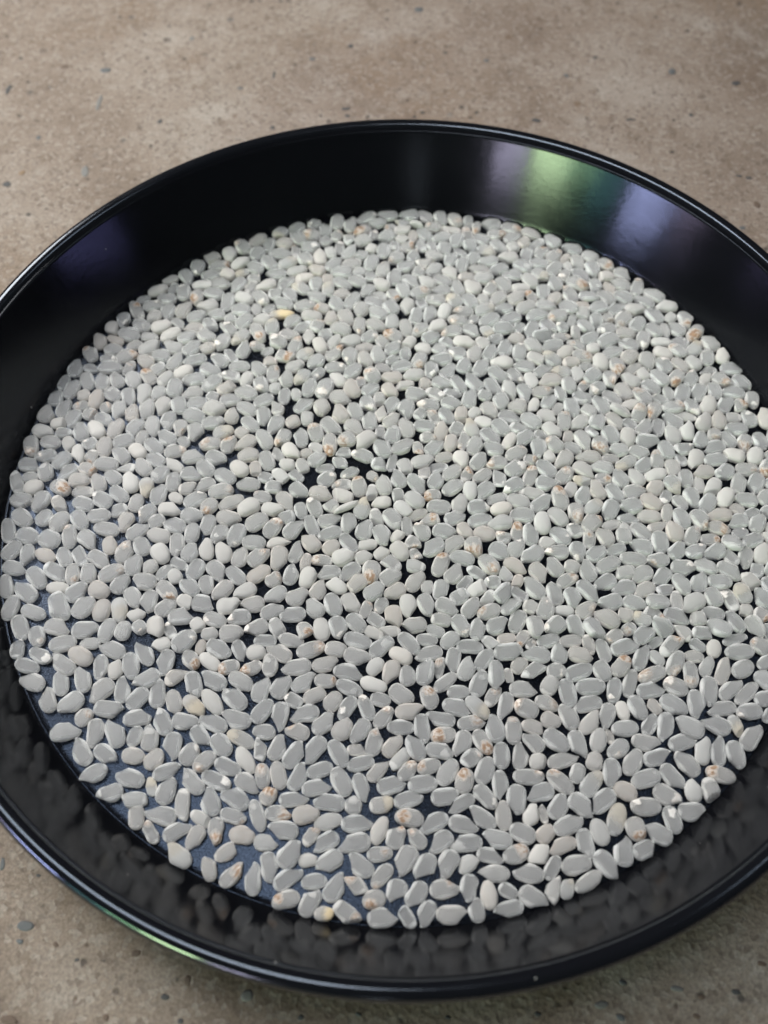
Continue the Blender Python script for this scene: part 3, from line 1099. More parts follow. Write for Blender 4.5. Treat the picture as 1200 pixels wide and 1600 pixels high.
-626 4147 79 20 7 -309 471 293 pk
3097 -1387 74 -15 -3 -150 276 269 cw
-4099 5768 74 1 4 113 487 273 ob
6005 -1137 58 6 -3 924 302 234 c
-5735 629 80 6 -7 -21 495 309 o
3176 5405 80 3 -3 878 459 321 p
-3481 2200 73 -12 4 114 461 283 p
-1938 5267 80 8 -13 -617 430 305 p
-7267 1012 75 1 9 -602 501 301 ob
2297 -2181 72 10 -34 -199 246 281 ck
-1944 687 60 3 -4 -519 334 245 cw
-4131 -1087 75 -1 -4 -648 498 286 p
7115 1940 92 -48 -60 803 511 315 pw
6809 1945 73 -23 6 766 436 289 pg
-4091 1404 86 7 -25 -641 443 318 p
-3275 -2554 76 -10 -5 990 438 280 og
-5344 5044 71 11 -13 235 465 281 ow
1376 -1848 69 -17 14 323 362 273 cw
3926 -1020 71 30 17 -983 386 235 o
-2835 5537 77 5 -3 -996 459 286 p
5552 1633 80 29 -18 694 467 290 pw
-3882 -2521 98 -85 26 86 458 321 p
-2842 600 60 -2 -6 -621 288 236 ck
-3734 -1585 78 -2 -21 -828 452 312 o
-3551 2809 66 5 2 988 368 261 cg
-1783 4606 73 -1 -2 989 337 266 cB
-1136 3723 74 -2 5 -965 451 313 pw
-262 3270 54 2 0 248 284 218 c
6650 -3171 72 -44 -23 -990 254 247 cb
1092 6610 83 -8 -12 -765 460 316 o
3822 496 61 11 -7 -197 326 235 cB
-774 -2569 82 4 33 -372 431 298 o
35 706 68 -3 -4 -551 342 280 cw
-4147 3795 89 2 9 -284 448 313 p
-2366 1293 79 0 -11 -829 453 298 pb
2348 1388 80 -5 -6 -943 478 285 p
3276 4191 72 -1 -2 837 305 248 cg
-6460 441 69 -18 2 -938 474 260 p
786 920 59 3 6 -986 368 240 ok
6989 -1977 84 9 4 992 460 309 pw
3639 -2376 92 3 11 951 501 320 pk
-2609 5869 81 -16 20 326 490 313 oy
-977 6568 85 12 9 -974 405 326 ow
-6616 703 72 8 -8 443 445 305 o
6454 77 82 -17 -1 999 455 295 p
-730 -233 73 17 -7 566 490 295 py
823 4557 79 17 -6 586 468 297 ow
2944 5139 80 -2 -5 -684 438 309 p
-5036 2957 72 8 1 -921 288 272 c
-1566 6721 62 2 0 568 304 251 cb
-6855 1564 64 -5 -19 51 280 252 cw
-4793 765 71 -23 -4 954 433 292 p
-7031 81 83 7 -27 141 390 319 ow
-2941 236 71 -22 -4 999 472 293 p
19 4688 83 -11 -26 -811 470 296 pw
6513 -186 53 5 7 -974 262 206 c
-1066 2515 83 16 -4 865 483 322 pk
-3628 812 76 6 -8 -237 453 307 p
-7214 581 79 -1 7 -73 448 299 p
3647 3435 72 8 14 -153 446 287 ob
1138 1933 69 -5 11 -738 357 258 ck
-6054 799 60 1 6 -772 290 242 cB
1873 -792 72 -12 1 778 249 272 cb
-3708 4300 72 23 -11 820 241 265 c
-4867 2695 71 -15 1 484 353 260 cw
4166 1830 76 0 11 -420 468 280 pk
5883 347 71 -9 -12 -864 376 282 cw
-4646 1253 82 -20 8 969 459 300 p
-316 4661 77 -8 -4 -498 433 330 o
-2727 1260 84 -7 5 867 520 297 o
1392 6459 78 0 6 -637 406 306 p
1735 1126 83 -7 2 990 443 307 p
2789 2506 67 7 -4 -14 458 284 pb
-3586 -1159 66 3 -3 793 470 275 pw
1555 -2042 60 -6 -6 -887 302 223 cw
-168 -468 82 0 13 -425 487 316 p
6380 1066 84 -12 -4 989 442 296 pw
-227 1751 74 -5 -6 324 435 294 pk
4253 -2381 76 -30 7 976 323 260 cy
371 -707 71 1 -4 837 419 294 pg
1352 -1526 56 10 0 -296 351 218 c
5218 9 60 22 -9 -440 371 240 o
3098 886 80 -1 -6 -856 498 311 pk
4672 -3 80 -9 -2 955 459 314 ok
-1918 -1184 65 3 2 555 475 269 p
1638 6665 71 -32 -1 962 408 298 p
4417 -636 74 11 -2 927 456 273 o
-4868 126 73 4 22 -606 451 276 py
-974 4127 78 -13 26 -753 488 277 pb
4355 -1810 73 16 10 -977 437 277 pk
-6263 1790 73 4 -10 -238 251 288 cb
-5830 1017 84 -2 10 -706 475 308 ok
5645 4172 80 -33 6 945 434 291 p
6434 -1945 91 23 6 915 459 321 p
1672 4634 84 -7 5 228 455 304 oy
2161 694 88 -15 17 331 476 340 pg
-4228 -680 80 4 6 980 446 308 p
-2017 -709 80 -8 9 484 479 307 p
-1431 3411 74 -1 -20 340 498 282 pB
5170 761 77 -7 -23 -624 421 289 pk
749 2668 88 -14 -12 -283 428 319 p
-3258 -1215 73 -19 -1 776 462 305 pw
2185 1032 76 8 -19 236 468 298 ob
5241 -2349 78 -10 -1 -997 250 278 cw
3625 6394 77 6 -3 996 472 293 p
384 7334 73 -33 1 954 460 280 p
-5479 850 80 -1 -10 909 459 281 p
-101 -1945 69 2 -5 -952 434 291 pk
-2631 773 74 -7 -2 837 478 298 o
5238 4541 79 -16 1 868 488 312 p
-2623 4706 83 -9 4 991 472 299 p
1153 -1741 54 -10 -12 -915 310 209 c
-1142 3336 82 -4 0 -764 459 330 pg
-4170 1779 92 8 -16 994 464 328 o
2923 -760 80 -15 -36 -383 457 323 og
-4090 -1724 70 7 2 895 259 263 cw
2822 980 61 -25 16 858 241 232 cw
964 -1567 72 -8 18 415 446 314 p
3519 1357 79 4 -6 -491 517 299 p
3543 4028 92 -189 215 -678 372 236 ck
-5693 -166 81 -10 -7 969 477 314 pg
-5515 2646 77 9 6 -549 448 322 ow
-6479 -280 64 0 7 -486 344 253 ck
-1689 6221 68 -10 7 834 374 231 cw
-2989 -1683 71 3 9 931 462 275 o
105 5417 70 2 -19 -308 509 280 p
541 3021 72 -5 -9 -680 453 303 pg
2369 4969 89 3 0 335 463 316 pk
5625 3241 78 6 -2 -366 453 277 pk
2994 -1640 66 -6 5 291 451 254 pb
2900 -2240 55 -15 2 999 369 197 ow
-2080 2778 71 -6 -6 -849 461 298 py
507 4470 74 2 -3 -737 496 279 p
2611 -494 86 -5 2 714 493 314 ow
3189 3025 66 1 23 -1000 411 279 py
-87 65 59 0 -1 -644 272 240 c
-3800 561 86 -6 -4 920 437 309 o
4381 -965 87 -5 -2 995 454 322 p
5118 2383 59 -1 -2 959 303 210 cg
724 -2471 70 -7 12 -75 347 253 c
1598 -1379 83 -6 -11 -416 484 315 ob
-5416 1831 78 17 -19 768 313 280 ck
268 -1429 65 -2 -5 996 341 256 cw
-3853 2273 62 2 -8 -244 262 249 cg
3127 2494 62 -20 14 819 407 226 o
-3202 2718 69 -7 0 539 361 262 cw
6249 -610 56 -4 10 118 327 213 og
5045 -1016 80 14 8 371 429 289 p
-1163 996 60 7 -6 -1000 262 218 c
4397 2551 82 -1 -40 -464 455 321 ok
-5023 571 79 6 -12 930 452 302 pw
748 5138 71 22 11 -997 434 280 p
1543 7017 56 -5 -1 -769 410 205 oB
295 -348 53 -15 -12 -967 375 204 ck
-1671 -990 79 -7 7 905 436 307 pk
-179 -2701 54 -6 -18 -997 315 205 cw
5622 404 55 7 -6 722 329 223 cw
4899 965 68 5 5 664 439 265 pb
-5325 4309 76 9 12 -805 317 289 cw
-3183 4568 57 -4 -3 786 320 222 cw
634 378 82 -4 1 526 400 305 p
550 6446 58 13 -16 -534 329 218 o
-3184 2378 88 -36 -3 967 506 333 p
4154 -2091 75 -6 -3 -230 442 298 p
-1349 -524 71 1 15 87 472 280 p
-450 -2738 54 -14 -16 979 312 208 cw
4624 3764 74 -4 -3 971 451 307 p
-1906 -2424 75 -5 -6 -998 480 290 p
4788 319 78 9 1 506 394 295 pk
-4875 -1518 90 13 -9 674 435 320 p
5385 -1027 100 -174 -2 189 466 294 pg
-4720 4538 72 -4 8 587 517 297 pk
0 3421 70 9 6 -719 329 245 c
964 6057 78 -13 3 593 455 285 p
2457 5265 60 -16 12 37 347 220 cw
38 2029 83 9 16 -777 490 338 p
1793 816 72 -5 -3 -999 443 296 pb
-2234 -2064 72 -5 7 -925 462 306 p
6190 3438 82 -2 2 683 423 292 og
598 1145 79 3 0 434 457 297 p
6258 -1133 68 -31 14 -833 475 274 p
5683 3843 65 -2 -7 -207 332 273 cg
-1313 -1582 65 3 5 -996 457 268 pg
2756 -1911 70 28 -19 759 467 296 p
4380 239 74 -5 7 197 468 301 pb
6304 3812 83 33 -7 872 447 333 pw
-2836 6763 78 -21 -30 -876 409 315 py
-6582 1672 82 -22 -29 -823 467 310 p
3984 -1776 73 -10 -1 -999 473 298 p
-398 -94 61 1 -8 20 317 253 cw
227 -50 86 12 -1 942 436 317 ow
-843 3585 56 3 5 -998 390 211 ow
-5352 573 56 -20 -16 997 242 214 cw
6044 2250 84 47 3 583 459 313 ow
4276 5030 71 -3 18 -355 463 289 o
939 565 84 -6 -6 347 431 299 og
-4671 1658 78 12 16 -791 467 300 p
6092 -1846 83 18 -19 824 427 305 oy
-4119 4124 71 -21 8 -452 351 283 c
-1991 4397 73 1 12 -48 463 278 ow
5801 1435 77 -1 2 535 405 281 p
3680 5369 93 15 5 -210 520 330 oB
611 6150 72 -2 4 -205 438 270 p
-6056 3687 51 -2 -1 971 417 199 ok
-6879 427 84 -16 3 819 447 296 p
3520 -462 80 -23 14 426 455 334 pB
6787 2807 80 -3 1 -483 453 311 p
5931 -1402 80 16 -20 -303 504 300 p
-6141 2609 73 -4 -1 758 457 297 p
4760 2460 83 -28 16 870 485 308 pb
1949 2244 87 7 14 -574 427 326 p
2571 -2211 88 -10 16 598 452 302 pg
-4019 4382 80 1 3 -994 390 305 p
278 1115 61 -18 -20 -654 289 219 cb
-1166 275 58 4 19 1000 309 217 cb
431 5351 89 -13 -10 970 437 320 pw
6106 -2164 64 5 16 -995 250 242 cw
-6438 2939 50 15 0 -160 346 212 o
1981 3242 80 -20 6 998 489 303 pw
1107 870 78 0 -2 -724 420 316 pw
-5331 3137 80 -3 0 906 432 302 pk
-3646 5225 77 -18 -10 -876 492 307 p
-1957 5666 83 -5 7 996 409 295 pk
-4143 2098 74 -2 -1 143 419 288 o
7213 1481 73 -12 -2 848 472 304 pw
2435 3152 73 10 2 995 450 294 p
4070 5343 80 6 4 -614 403 292 p
376 818 71 7 -5 97 471 280 pw
-1529 -2307 95 -39 1 950 425 316 pw
4466 4734 64 11 -1 398 452 274 p
-1083 -2655 82 -3 -15 -572 450 314 pg
-940 -1557 66 -9 -10 -954 476 278 p
5568 -2524 100 -50 105 974 471 317 p
-2437 926 56 7 -13 -467 327 204 c
-1969 104 84 18 2 -316 421 296 p
6984 789 92 9 15 -852 433 328 oB
-1262 4363 80 15 -9 -501 476 312 ok
-460 1507 49 -5 -5 -708 295 202 c
-2256 3615 75 -7 -1 491 478 292 pb
4205 -361 60 -15 7 39 369 221 c
-1074 -239 89 -537 -57 249 308 226 cw
-2236 687 68 -5 12 -999 309 270 cw
-1218 752 70 -2 -3 -502 277 269 c
-4968 1517 81 12 -3 -695 512 296 pw
4653 3128 57 3 -5 -937 366 230 ck
2330 6726 72 -25 7 343 439 290 p
-4092 3512 67 -9 -12 -960 317 268 ck
4633 5039 75 -1 2 962 438 316 o
-613 -2292 53 2 1 545 339 214 cb
78 3725 67 -1 23 -895 307 258 cw
-5226 2743 72 -9 1 903 465 282 oB
-6073 9 62 5 5 -1000 357 235 cw
5046 4903 77 6 -9 982 503 274 p
6219 2603 80 -30 23 785 433 284 o
-548 5278 91 -40 -4 978 441 317 pw
1968 4953 78 4 -14 -912 457 313 ok
-3323 3471 79 -6 -5 552 477 284 p
-3575 -2660 68 8 -7 906 259 261 cw
-2154 4113 62 -3 -8 -908 353 227 c
2436 151 64 12 -13 -171 372 247 cw
-4040 -2780 54 -43 8 888 286 202 cg
-6926 2569 54 -3 -2 600 360 217 c
-1838 -2088 84 -5 9 184 445 309 p
4938 2090 70 10 -10 -874 475 285 pb
-1480 3715 64 21 -11 487 366 241 cw
-2406 2725 85 54 -27 777 394 294 p
3475 6144 56 6 -20 463 302 197 ok
7334 -760 81 0 3 643 468 291 pg
-4914 -815 74 8 -12 353 479 289 p
-481 3732 71 14 -23 503 267 289 ck
-5685 1454 83 -4 -4 629 492 298 pk
-214 1425 84 0 -6 657 428 303 p
3826 1255 75 -2 9 -656 447 317 pb
4157 2389 67 -11 -3 924 469 275 o
-6504 3300 75 7 -12 857 442 302 pb
4178 1147 77 -4 -4 -993 390 290 pw
3420 110 84 16 -13 470 417 298 p
7363 292 86 -3 0 684 408 315 pk
9 -235 71 6 2 -388 345 266 cw
1321 1613 73 29 -11 850 470 286 py
2620 4104 74 -7 -3 -850 498 272 p
4655 2025 110 163 -5 562 457 292 ob
-697 4809 69 7 -16 -207 410 271 o
-2410 2314 62 -3 6 684 419 260 o
5977 3670 79 -2 -6 384 447 296 py
3476 5091 74 14 17 870 520 306 pb
-3041 1623 71 -19 -6 938 451 283 o
-1933 4910 81 -14 -9 988 446 285 p
-5298 1508 84 34 -16 497 439 308 p
1091 4332 78 -2 2 998 437 293 ob
2016 6438 71 -1 9 -470 495 286 p
1238 558 58 11 -8 519 321 221 cB
1103 -1250 77 -10 1 994 481 281 o
503 -454 71 -1 -5 27 280 260 cB
-4577 5700 88 -14 -20 -778 444 328 pg
-3389 3037 68 19 13 -1000 453 271 o
-4288 2659 83 -7 -5 -983 486 314 p
-1709 5451 56 34 -5 728 258 234 ck
-5337 3763 63 11 0 997 361 230 cw
783 -718 85 -20 -2 -141 454 310 p
-3845 -2210 67 -6 -28 -251 284 248 cw
161 6148 72 -2 1 470 416 283 pg
-2278 -2368 73 7 -4 255 450 289 p
-2652 -35 66 1 8 984 373 247 ob
-5247 2300 76 5 5 -683 520 295 pw
-1359 4037 87 -14 -17 979 476 321 o
-3084 1150 72 13 14 -922 488 284 pk
2210 4401 70 0 -8 -973 483 298 p
3479 681 72 6 8 -300 502 288 pw
2116 -1934 50 9 1 955 322 217 c
4368 1445 82 7 8 -768 467 305 pw
4009 3280 90 13 -3 702 445 330 pw
-6325 851 65 8 -2 -635 468 250 pw
-1435 1587 72 -5 20 -399 520 302 p
-4439 956 76 -17 14 180 446 298 pb
-4489 -2234 85 -5 -3 -766 464 307 p
4590 -2509 126 129 -157 860 445 322 p
-4579 -1550 71 -1 20 -952 285 272 cw
3448 -818 78 111 2 666 324 244 cb
5351 -699 75 4 -13 503 442 284 ob
2544 4713 79 -1 3 -962 482 296 o
-5 1151 70 -36 3 252 520 286 p
5867 -524 66 -12 1 -90 446 282 pB
2126 -661 64 -4 1 660 413 229 oB
3896 5031 95 -157 14 -36 449 319 p
213 7048 114 754 -102 -90 308 228 cw
-265 2133 69 -14 -10 -863 444 286 p
2424 2481 80 -3 26 -505 461 305 p
6521 3489 77 11 -5 563 416 293 pw
-547 -1574 86 -23 12 -760 485 324 pB
-4005 5256 81 -1 -23 60 460 298 p
2812 3058 68 -15 7 324 460 265 p
3804 2928 87 1 8 -938 418 329 o
-5887 2291 73 11 2 953 415 305 o
4602 3438 83 -30 36 478 427 327 pk
1296 5560 61 -7 -2 1 336 244 ck
4746 1346 102 186 22 -70 474 314 p
-6450 2609 70 0 0 -556 480 293 o
5567 -1926 80 -25 6 835 401 310 o
4082 4737 79 -3 2 -991 434 315 o
-826 5112 73 10 16 -860 401 275 p
7070 471 71 -4 23 227 449 290 pg
1653 -1718 70 -35 -2 -997 243 253 cg
-3513 -2253 82 6 -26 -101 438 327 p
2386 -730 78 19 -5 682 486 309 p
6594 -406 82 0 6 549 446 292 p
-499 2290 64 5 -10 -685 294 242 cw
-2856 -2497 73 1 1 -999 443 304 pg
-1279 2293 84 -9 23 -69 466 329 pw
-124 6639 64 -11 -42 -268 249 244 cw
1384 2731 73 10 6 909 520 302 p
2838 -1098 77 -1 0 -997 462 295 pg
-107 6904 71 8 -10 31 354 257 cw
844 1901 70 11 -5 891 434 276 o
4880 -2310 76 4 -5 -170 496 297 p
-675 7096 78 -18 5 -978 416 287 p
1854 -206 81 -10 -7 -989 432 289 ow
-212 787 50 -11 12 620 418 203 o
1559 5769 63 14 3 1000 469 256 pk
-4427 638 59 0 -15 -238 369 226 cw
5261 1527 82 0 -6 743 481 304 pw
4962 2672 76 -1 3 -343 440 298 o
4286 860 66 9 9 -961 474 262 oy
-7204 -218 87 -22 31 -90 438 308 pg
940 2180 79 0 5 -184 445 304 p
2088 1894 68 -1 8 -115 471 285 p
406 561 65 -39 -6 684 247 244 ck
4046 5814 84 -6 8 -586 465 303 p
-1345 -202 76 21 -2 934 248 280 c
3293 3537 67 15 18 -932 411 276 ow
-5688 1895 77 -6 1 -656 463 292 p
1767 3493 75 15 -5 490 471 295 p
-2916 4579 55 -6 17 328 303 208 c
6076 2900 61 -8 0 497 284 222 cw
3393 3274 68 10 -12 99 294 261 ck
-1144 4831 79 7 -3 531 514 282 o
2097 5337 79 -7 16 -410 471 322 p
-2271 -977 54 -9 0 133 313 211 cw
-1899 -317 66 24 -19 797 343 251 c
2493 -1513 77 -1 4 -444 441 312 pw
1320 -1036 92 4 4 -656 453 333 pb
-5059 4437 83 -14 -3 -810 462 319 p
6411 2854 79 11 -6 -365 479 287 pb
4516 -2266 57 -4 -5 -187 330 206 cb
-4365 -335 75 -5 -15 -33 470 291 pw
3884 -190 83 -4 1 -851 476 314 p
1609 2395 80 -17 -1 469 247 289 c
-826 3246 83 4 12 -586 452 292 pk
-4302 1180 57 16 3 878 252 235 c
867 3745 63 -14 1 971 270 241 c
-3908 2589 82 5 10 -918 479 318 o
592 1866 57 46 -10 850 350 219 cb
-3306 5434 61 6 -5 -62 284 251 cg
828 -2211 78 3 -8 -157 451 320 p
3287 1186 65 1 -10 -250 387 239 o
-3602 3333 49 -3 -3 882 375 205 c
-4777 4988 85 -40 9 753 490 310 og
916 1253 73 -6 -32 -771 423 269 ok
2563 2793 66 -8 -10 -566 371 277 cw
1068 7231 76 -8 20 -505 452 309 ob
2322 6997 77 4 15 -128 480 303 ob
2036 4126 86 -11 18 -999 449 318 o
-3643 6323 90 10 9 911 464 340 ob
6261 -1576 74 -11 14 -460 304 289 cw
-3140 1979 79 2 -8 973 458 289 o
573 -1046 87 -3 -2 -960 480 322 p
-2011 2099 70 -21 -4 418 479 290 p
-4795 4152 58 -3 -5 -334 360 210 c
1056 -2015 77 3 -12 246 297 289 c
4557 1100 80 1 -22 -240 415 290 p
5028 -1685 77 -22 4 856 456 283 o
4992 1698 62 -5 -15 -779 450 269 p
1449 6095 76 -8 -6 -851 393 272 p
-1491 6369 53 3 1 715 396 224 og
3742 -2704 59 -3 -11 -955 336 230 cb
1844 473 65 -1 -11 -693 336 265 cg
6631 -1726 69 5 10 -507 492 277 o
1889 2931 83 24 -16 927 485 304 o
4676 5691 76 1 1 -263 421 302 p
-977 -976 68 0 11 -414 471 272 o
5539 -364 91 6 9 -471 464 315 pb
4324 5629 70 -59 -32 -989 327 286 cw
4337 -1502 77 28 7 -978 448 319 p
-1648 -236 77 21 -9 839 451 273 pg
-2664 3686 92 -21 -6 966 453 325 pg
4086 -677 79 -24 16 730 466 300 p
340 4780 54 -2 -6 856 255 221 c
6917 -1623 71 -3 22 -817 427 284 o
-6084 516 71 -1 16 -193 346 261 cb
-31 -1136 84 7 0 -437 428 312 ow
-2521 1596 84 -7 -9 -782 494 308 p
-787 6347 68 1 14 -842 272 247 cw
757 6702 70 -2 -2 -972 455 284 o
-2463 4972 70 -8 -2 -351 464 277 p
-627 -1007 60 12 10 -995 351 208 cw
1396 1979 61 5 19 -944 294 237 cw
-363 -811 86 -12 -32 -527 471 323 p
1527 -741 79 -15 -1 -103 426 295 ok
-59 5128 82 0 -26 -559 470 289 o
1762 4342 83 0 4 -940 514 309 p
-4872 1051 73 2 -3 -383 466 303 p
-699 -703 77 3 -2 641 451 325 p
4285 2063 120 -260 220 -85 475 270 pw
1209 5895 73 5 -12 -777 487 288 p
-2811 4086 85 -28 7 770 445 306 py
2283 5623 76 11 2 997 445 303 p
-6458 2253 68 23 -4 827 254 269 cw
5279 3234 85 2 7 859 435 312 pg
275 290 114 215 -40 -378 500 290 p
3206 -1077 75 8 5 -777 431 307 pg
2665 5460 76 4 -4 885 472 299 ow
-1296 6630 64 17 -3 759 287 260 cy
246 -1176 50 -18 -1 -507 243 205 cb
5362 972 55 -5 -8 835 268 206 c
4263 4458 63 10 -6 -592 241 247 cb
-3498 4524 86 17 -6 -16 430 329 o
-2819 2190 74 -6 -3 -955 446 285 o
1336 6840 56 13 12 793 348 231 cb
-2624 2507 68 19 -7 719 266 242 cw
-1562 4359 70 -36 14 552 410 289 pk
-2014 3844 61 -6 -23 -548 320 250 cw
-7112 1358 75 -4 0 -198 463 298 pw
5464 117 79 -2 16 -556 452 295 p
1874 7093 77 22 19 -999 470 320 p
297 6450 67 5 -8 884 340 258 c
-2235 -1327 78 3 4 -704 515 326 pk
-1448 -1341 59 -11 -3 998 376 223 cb
-5631 4794 54 -17 -26 -955 343 198 ow
-3021 5210 76 0 5 -956 477 282 pw
-5122 4807 76 2 0 999 433 295 o
-5748 3250 80 -10 -1 248 494 314 pb
1222 3129 92 -25 -27 472 410 316 p
5719 2178 77 -4 -8 -610 449 285 pg
125 6737 58 7 -4 658 311 221 ck
3190 267 60 -8 9 -827 292 241 cw
-3316 6544 76 5 -6 387 477 287 ok
2084 295 84 1 -4 -972 480 305 pg
-3978 2914 82 13 13 -247 466 316 p
-3885 -840 81 -4 -6 -728 438 287 o
2717 -2546 86 14 5 -943 424 314 pg
-2634 -2253 77 15 3 -992 435 306 pk
-4095 112 71 -2 -3 57 293 275 ck
-4051 -1467 52 13 -2 972 357 206 c
2646 3663 87 -2 5 -448 471 318 pw
1450 -460 73 -17 -1 117 479 277 o
4667 -1228 81 8 -34 -994 423 297 pb
3359 -1450 77 -7 -4 823 476 319 p
6450 -766 72 -15 15 234 445 281 o
686 698 47 -2 -7 -997 336 202 c
3000 3342 86 42 5 946 461 307 py
-4416 4321 80 8 -14 105 443 309 p
4337 3160 81 -2 11 -600 480 320 pB
5671 -762 59 -8 12 -6 394 233 oB
6867 -1064 66 -19 12 -512 370 233 ck
-575 3400 79 12 -8 829 470 303 p
6902 -2289 69 1 -3 875 484 283 o
-3600 2485 80 18 3 325 364 283 ck
3884 -499 53 -13 -6 -985 359 202 cw
3661 2062 78 5 16 952 324 272 cw
5290 5104 80 -5 -12 952 520 293 pw
6608 -2380 66 -8 14 -755 473 283 p
3210 -630 69 28 -1 838 269 288 cg
565 69 64 4 15 -998 294 246 cB
2526 5863 86 3 20 -266 476 309 o
-1015 6889 70 -22 -14 -969 449 275 pB
5867 -2397 74 0 0 895 470 268 p
-7110 1781 81 2 7 556 439 331 pk
1754 6330 68 4 -12 -169 464 292 py
-273 5514 78 6 -10 718 470 325 p
4446 1788 54 -7 0 -353 281 227 c
-5784 3817 89 1 15 987 498 334 o
969 6944 52 3 3 997 356 211 cw
-3342 -2817 60 6 9 117 306 237 ow
5568 4498 58 -3 -7 -912 298 240 cw
91 -598 62 12 -3 745 394 226 o
3734 4800 54 -17 4 -43 246 207 ck
3582 -135 83 -6 4 343 425 292 oy
1467 841 76 9 -3 423 451 307 p
-2390 5666 66 -2 15 188 478 259 ow
2934 2797 80 6 -24 -994 484 311 pk
5291 1864 72 23 -5 963 458 297 p
-693 2524 72 -26 22 401 410 311 p
1593 3753 67 -3 -5 -435 291 261 cw
-6479 1997 55 -1 -13 -996 332 229 ob
1690 2040 75 -6 -12 -555 439 309 pk
-457 737 73 -7 -4 -109 271 287 c
3231 6194 71 -13 7 446 493 295 ob
1 2635 62 1 10 -992 354 215 cw
-1730 1437 77 7 -4 811 470 307 ob
-2441 -310 76 8 -21 -119 444 280 pw
-3722 4039 71 -2 1 923 464 261 pg
-9 5818 78 2 2 79 426 301 p
3203 6623 85 -11 7 934 447 311 p
-1020 528 61 17 6 -974 392 225 og
4436 539 71 -22 12 910 438 274 pw
7199 -1643 75 -2 8 -791 490 290 pw
-102 412 80 -7 2 884 451 303 p
-966 1949 83 14 -18 850 454 304 o
-1667 3906 67 8 13 -450 280 279 c
291 4069 77 0 5 -941 447 274 pb
2973 6298 71 7 4 413 432 260 pb
52 1593 70 5 -1 789 500 298 pw
3225 1462 54 -7 -6 -790 275 212 ck
742 1539 69 30 -25 600 458 270 pk
1358 4877 75 -7 -16 -468 458 308 o
-1688 -1702 87 20 -3 -790 435 311 ow
3496 4384 51 2 5 -821 358 204 cw
2098 -1022 77 17 -10 556 436 293 pg
1257 -2222 78 8 -2 441 460 281 p
6444 -2594 58 3 -17 -663 397 209 og
2081 4670 74 -12 -47 -986 415 295 p
6068 -836 106 -152 -20 -199 427 317 p
-4412 -1277 82 10 -10 -488 457 326 ow
-4459 4046 63 26 11 999 368 254 ck
-1248 6221 78 0 2 418 489 297 pw
4905 -1989 57 -12 9 -743 348 223 cw
-5944 4192 76 -1 2 -590 439 295 pg
-6366 3639 72 1 -2 786 448 276 pk
-299 2483 74 8 -22 -466 423 278 pk
-3243 -519 79 3 4 -170 489 327 pk
5272 -2613 67 -9 12 -28 320 251 c
-1581 5847 84 -8 -7 316 472 305 p
1081 -2572 79 -6 -11 -483 468 293 pg
5038 -619 87 1 5 723 453 334 pk
2840 3920 112 -147 209 -958 451 299 p
-1281 7043 84 0 -9 695 475 296 p
-751 3857 69 -2 -7 250 396 287 og
-4589 -2728 68 -4 10 -405 269 249 cg
-4629 -20 72 -3 7 651 463 310 p
960 2442 62 -6 -26 -230 323 210 c
6153 683 85 -24 -14 -926 433 314 p
-584 127 55 -13 0 -722 302 217 cw
-7155 314 55 27 14 -998 311 218 c
6798 -697 62 -10 3 866 284 262 cw
1278 175 78 -16 -8 -709 433 276 ow
1364 7203 56 11 9 -739 366 217 cg
4737 -523 55 -7 6 101 337 201 ck
6 4105 73 11 13 -626 472 288 ow
178 2886 78 1 -11 -999 464 291 pw
630 4877 82 33 27 997 461 301 og
-3771 1625 83 -5 32 93 473 299 p
4840 4685 82 -18 13 -142 436 293 pw
3861 2615 71 4 10 -959 456 278 pg
3790 5659 66 -4 12 -298 492 280 p
-3299 6147 79 3 5 -828 417 330 o
-989 6136 74 -16 42 -105 241 268 c
-281 4264 75 -8 -9 -711 409 309 ow
3976 -2306 67 -6 7 996 249 267 cw
7179 1114 79 -22 -4 996 481 295 pg
3164 1807 82 -17 5 673 474 291 ob
-7376 180 66 -7 2 848 357 247 cw
315 1918 70 -1 -52 438 245 261 c
2006 5761 79 -1 -2 -949 475 301 p
-257 6070 83 1 -4 -972 429 313 pb
-1200 -2222 82 -4 -28 -560 485 311 o
-3004 883 81 6 -1 -995 427 316 ok
-889 -2191 70 -5 -8 -499 437 294 pw
5089 1168 85 -8 -7 -602 448 309 o
3316 2691 83 -23 -33 -665 435 303 o
-404 1098 86 -14 -16 834 470 326 p
6870 162 76 20 6 378 441 309 p
2073 3625 74 -19 12 578 462 309 p
-3061 -868 83 4 5 -808 497 328 og
-695 -1252 62 4 -18 238 316 259 cw
-5187 231 79 13 -4 786 480 326 pw
-5554 2220 68 1 -19 -628 491 270 p
-2013 1319 70 -7 -9 792 467 274 p
-6549 1089 65 -1 -5 -557 334 253 cw
-5387 4616 74 10 -7 96 459 281 pg
3090 564 73 -21 1 436 466 298 ob
-1413 3045 68 -1 5 -6 467 277 og
-5937 1682 66 3 -12 -179 452 272 p
-1678 -636 74 1 18 -555 469 261 o
5182 -2041 80 10 7 -973 508 331 pw
-2295 -1759 77 -8 5 306 309 280 cb
-6134 1100 70 -3 -7 940 286 289 cg
1306 2315 79 28 1 637 473 300 p
1409 5246 80 12 13 952 446 340 pw
5494 2900 84 -4 7 -884 443 293 pB
3534 3731 59 -10 -9 968 416 223 ob
-4072 828 81 0 0 115 460 298 p
-4410 3488 78 -7 11 380 475 310 p
3416 444 61 6 1 988 307 218 cy
315 5089 87 -1 -5 203 470 318 pb
-2726 6458 84 -14 4 992 393 309 pk
-5963 1964 64 14 -37 242 242 241 cb
3513 2978 62 -7 -17 -605 360 250 cw
-1822 3181 83 0 -1 -867 426 316 p
981 -409 81 1 20 236 425 289 p
-6031 2947 81 16 0 -13 520 298 o
-4774 -2160 75 -9 8 -440 452 293 pw
256 -1729 69 -1 -6 495 471 288 pk
-5029 3265 88 -9 23 -133 390 313 o
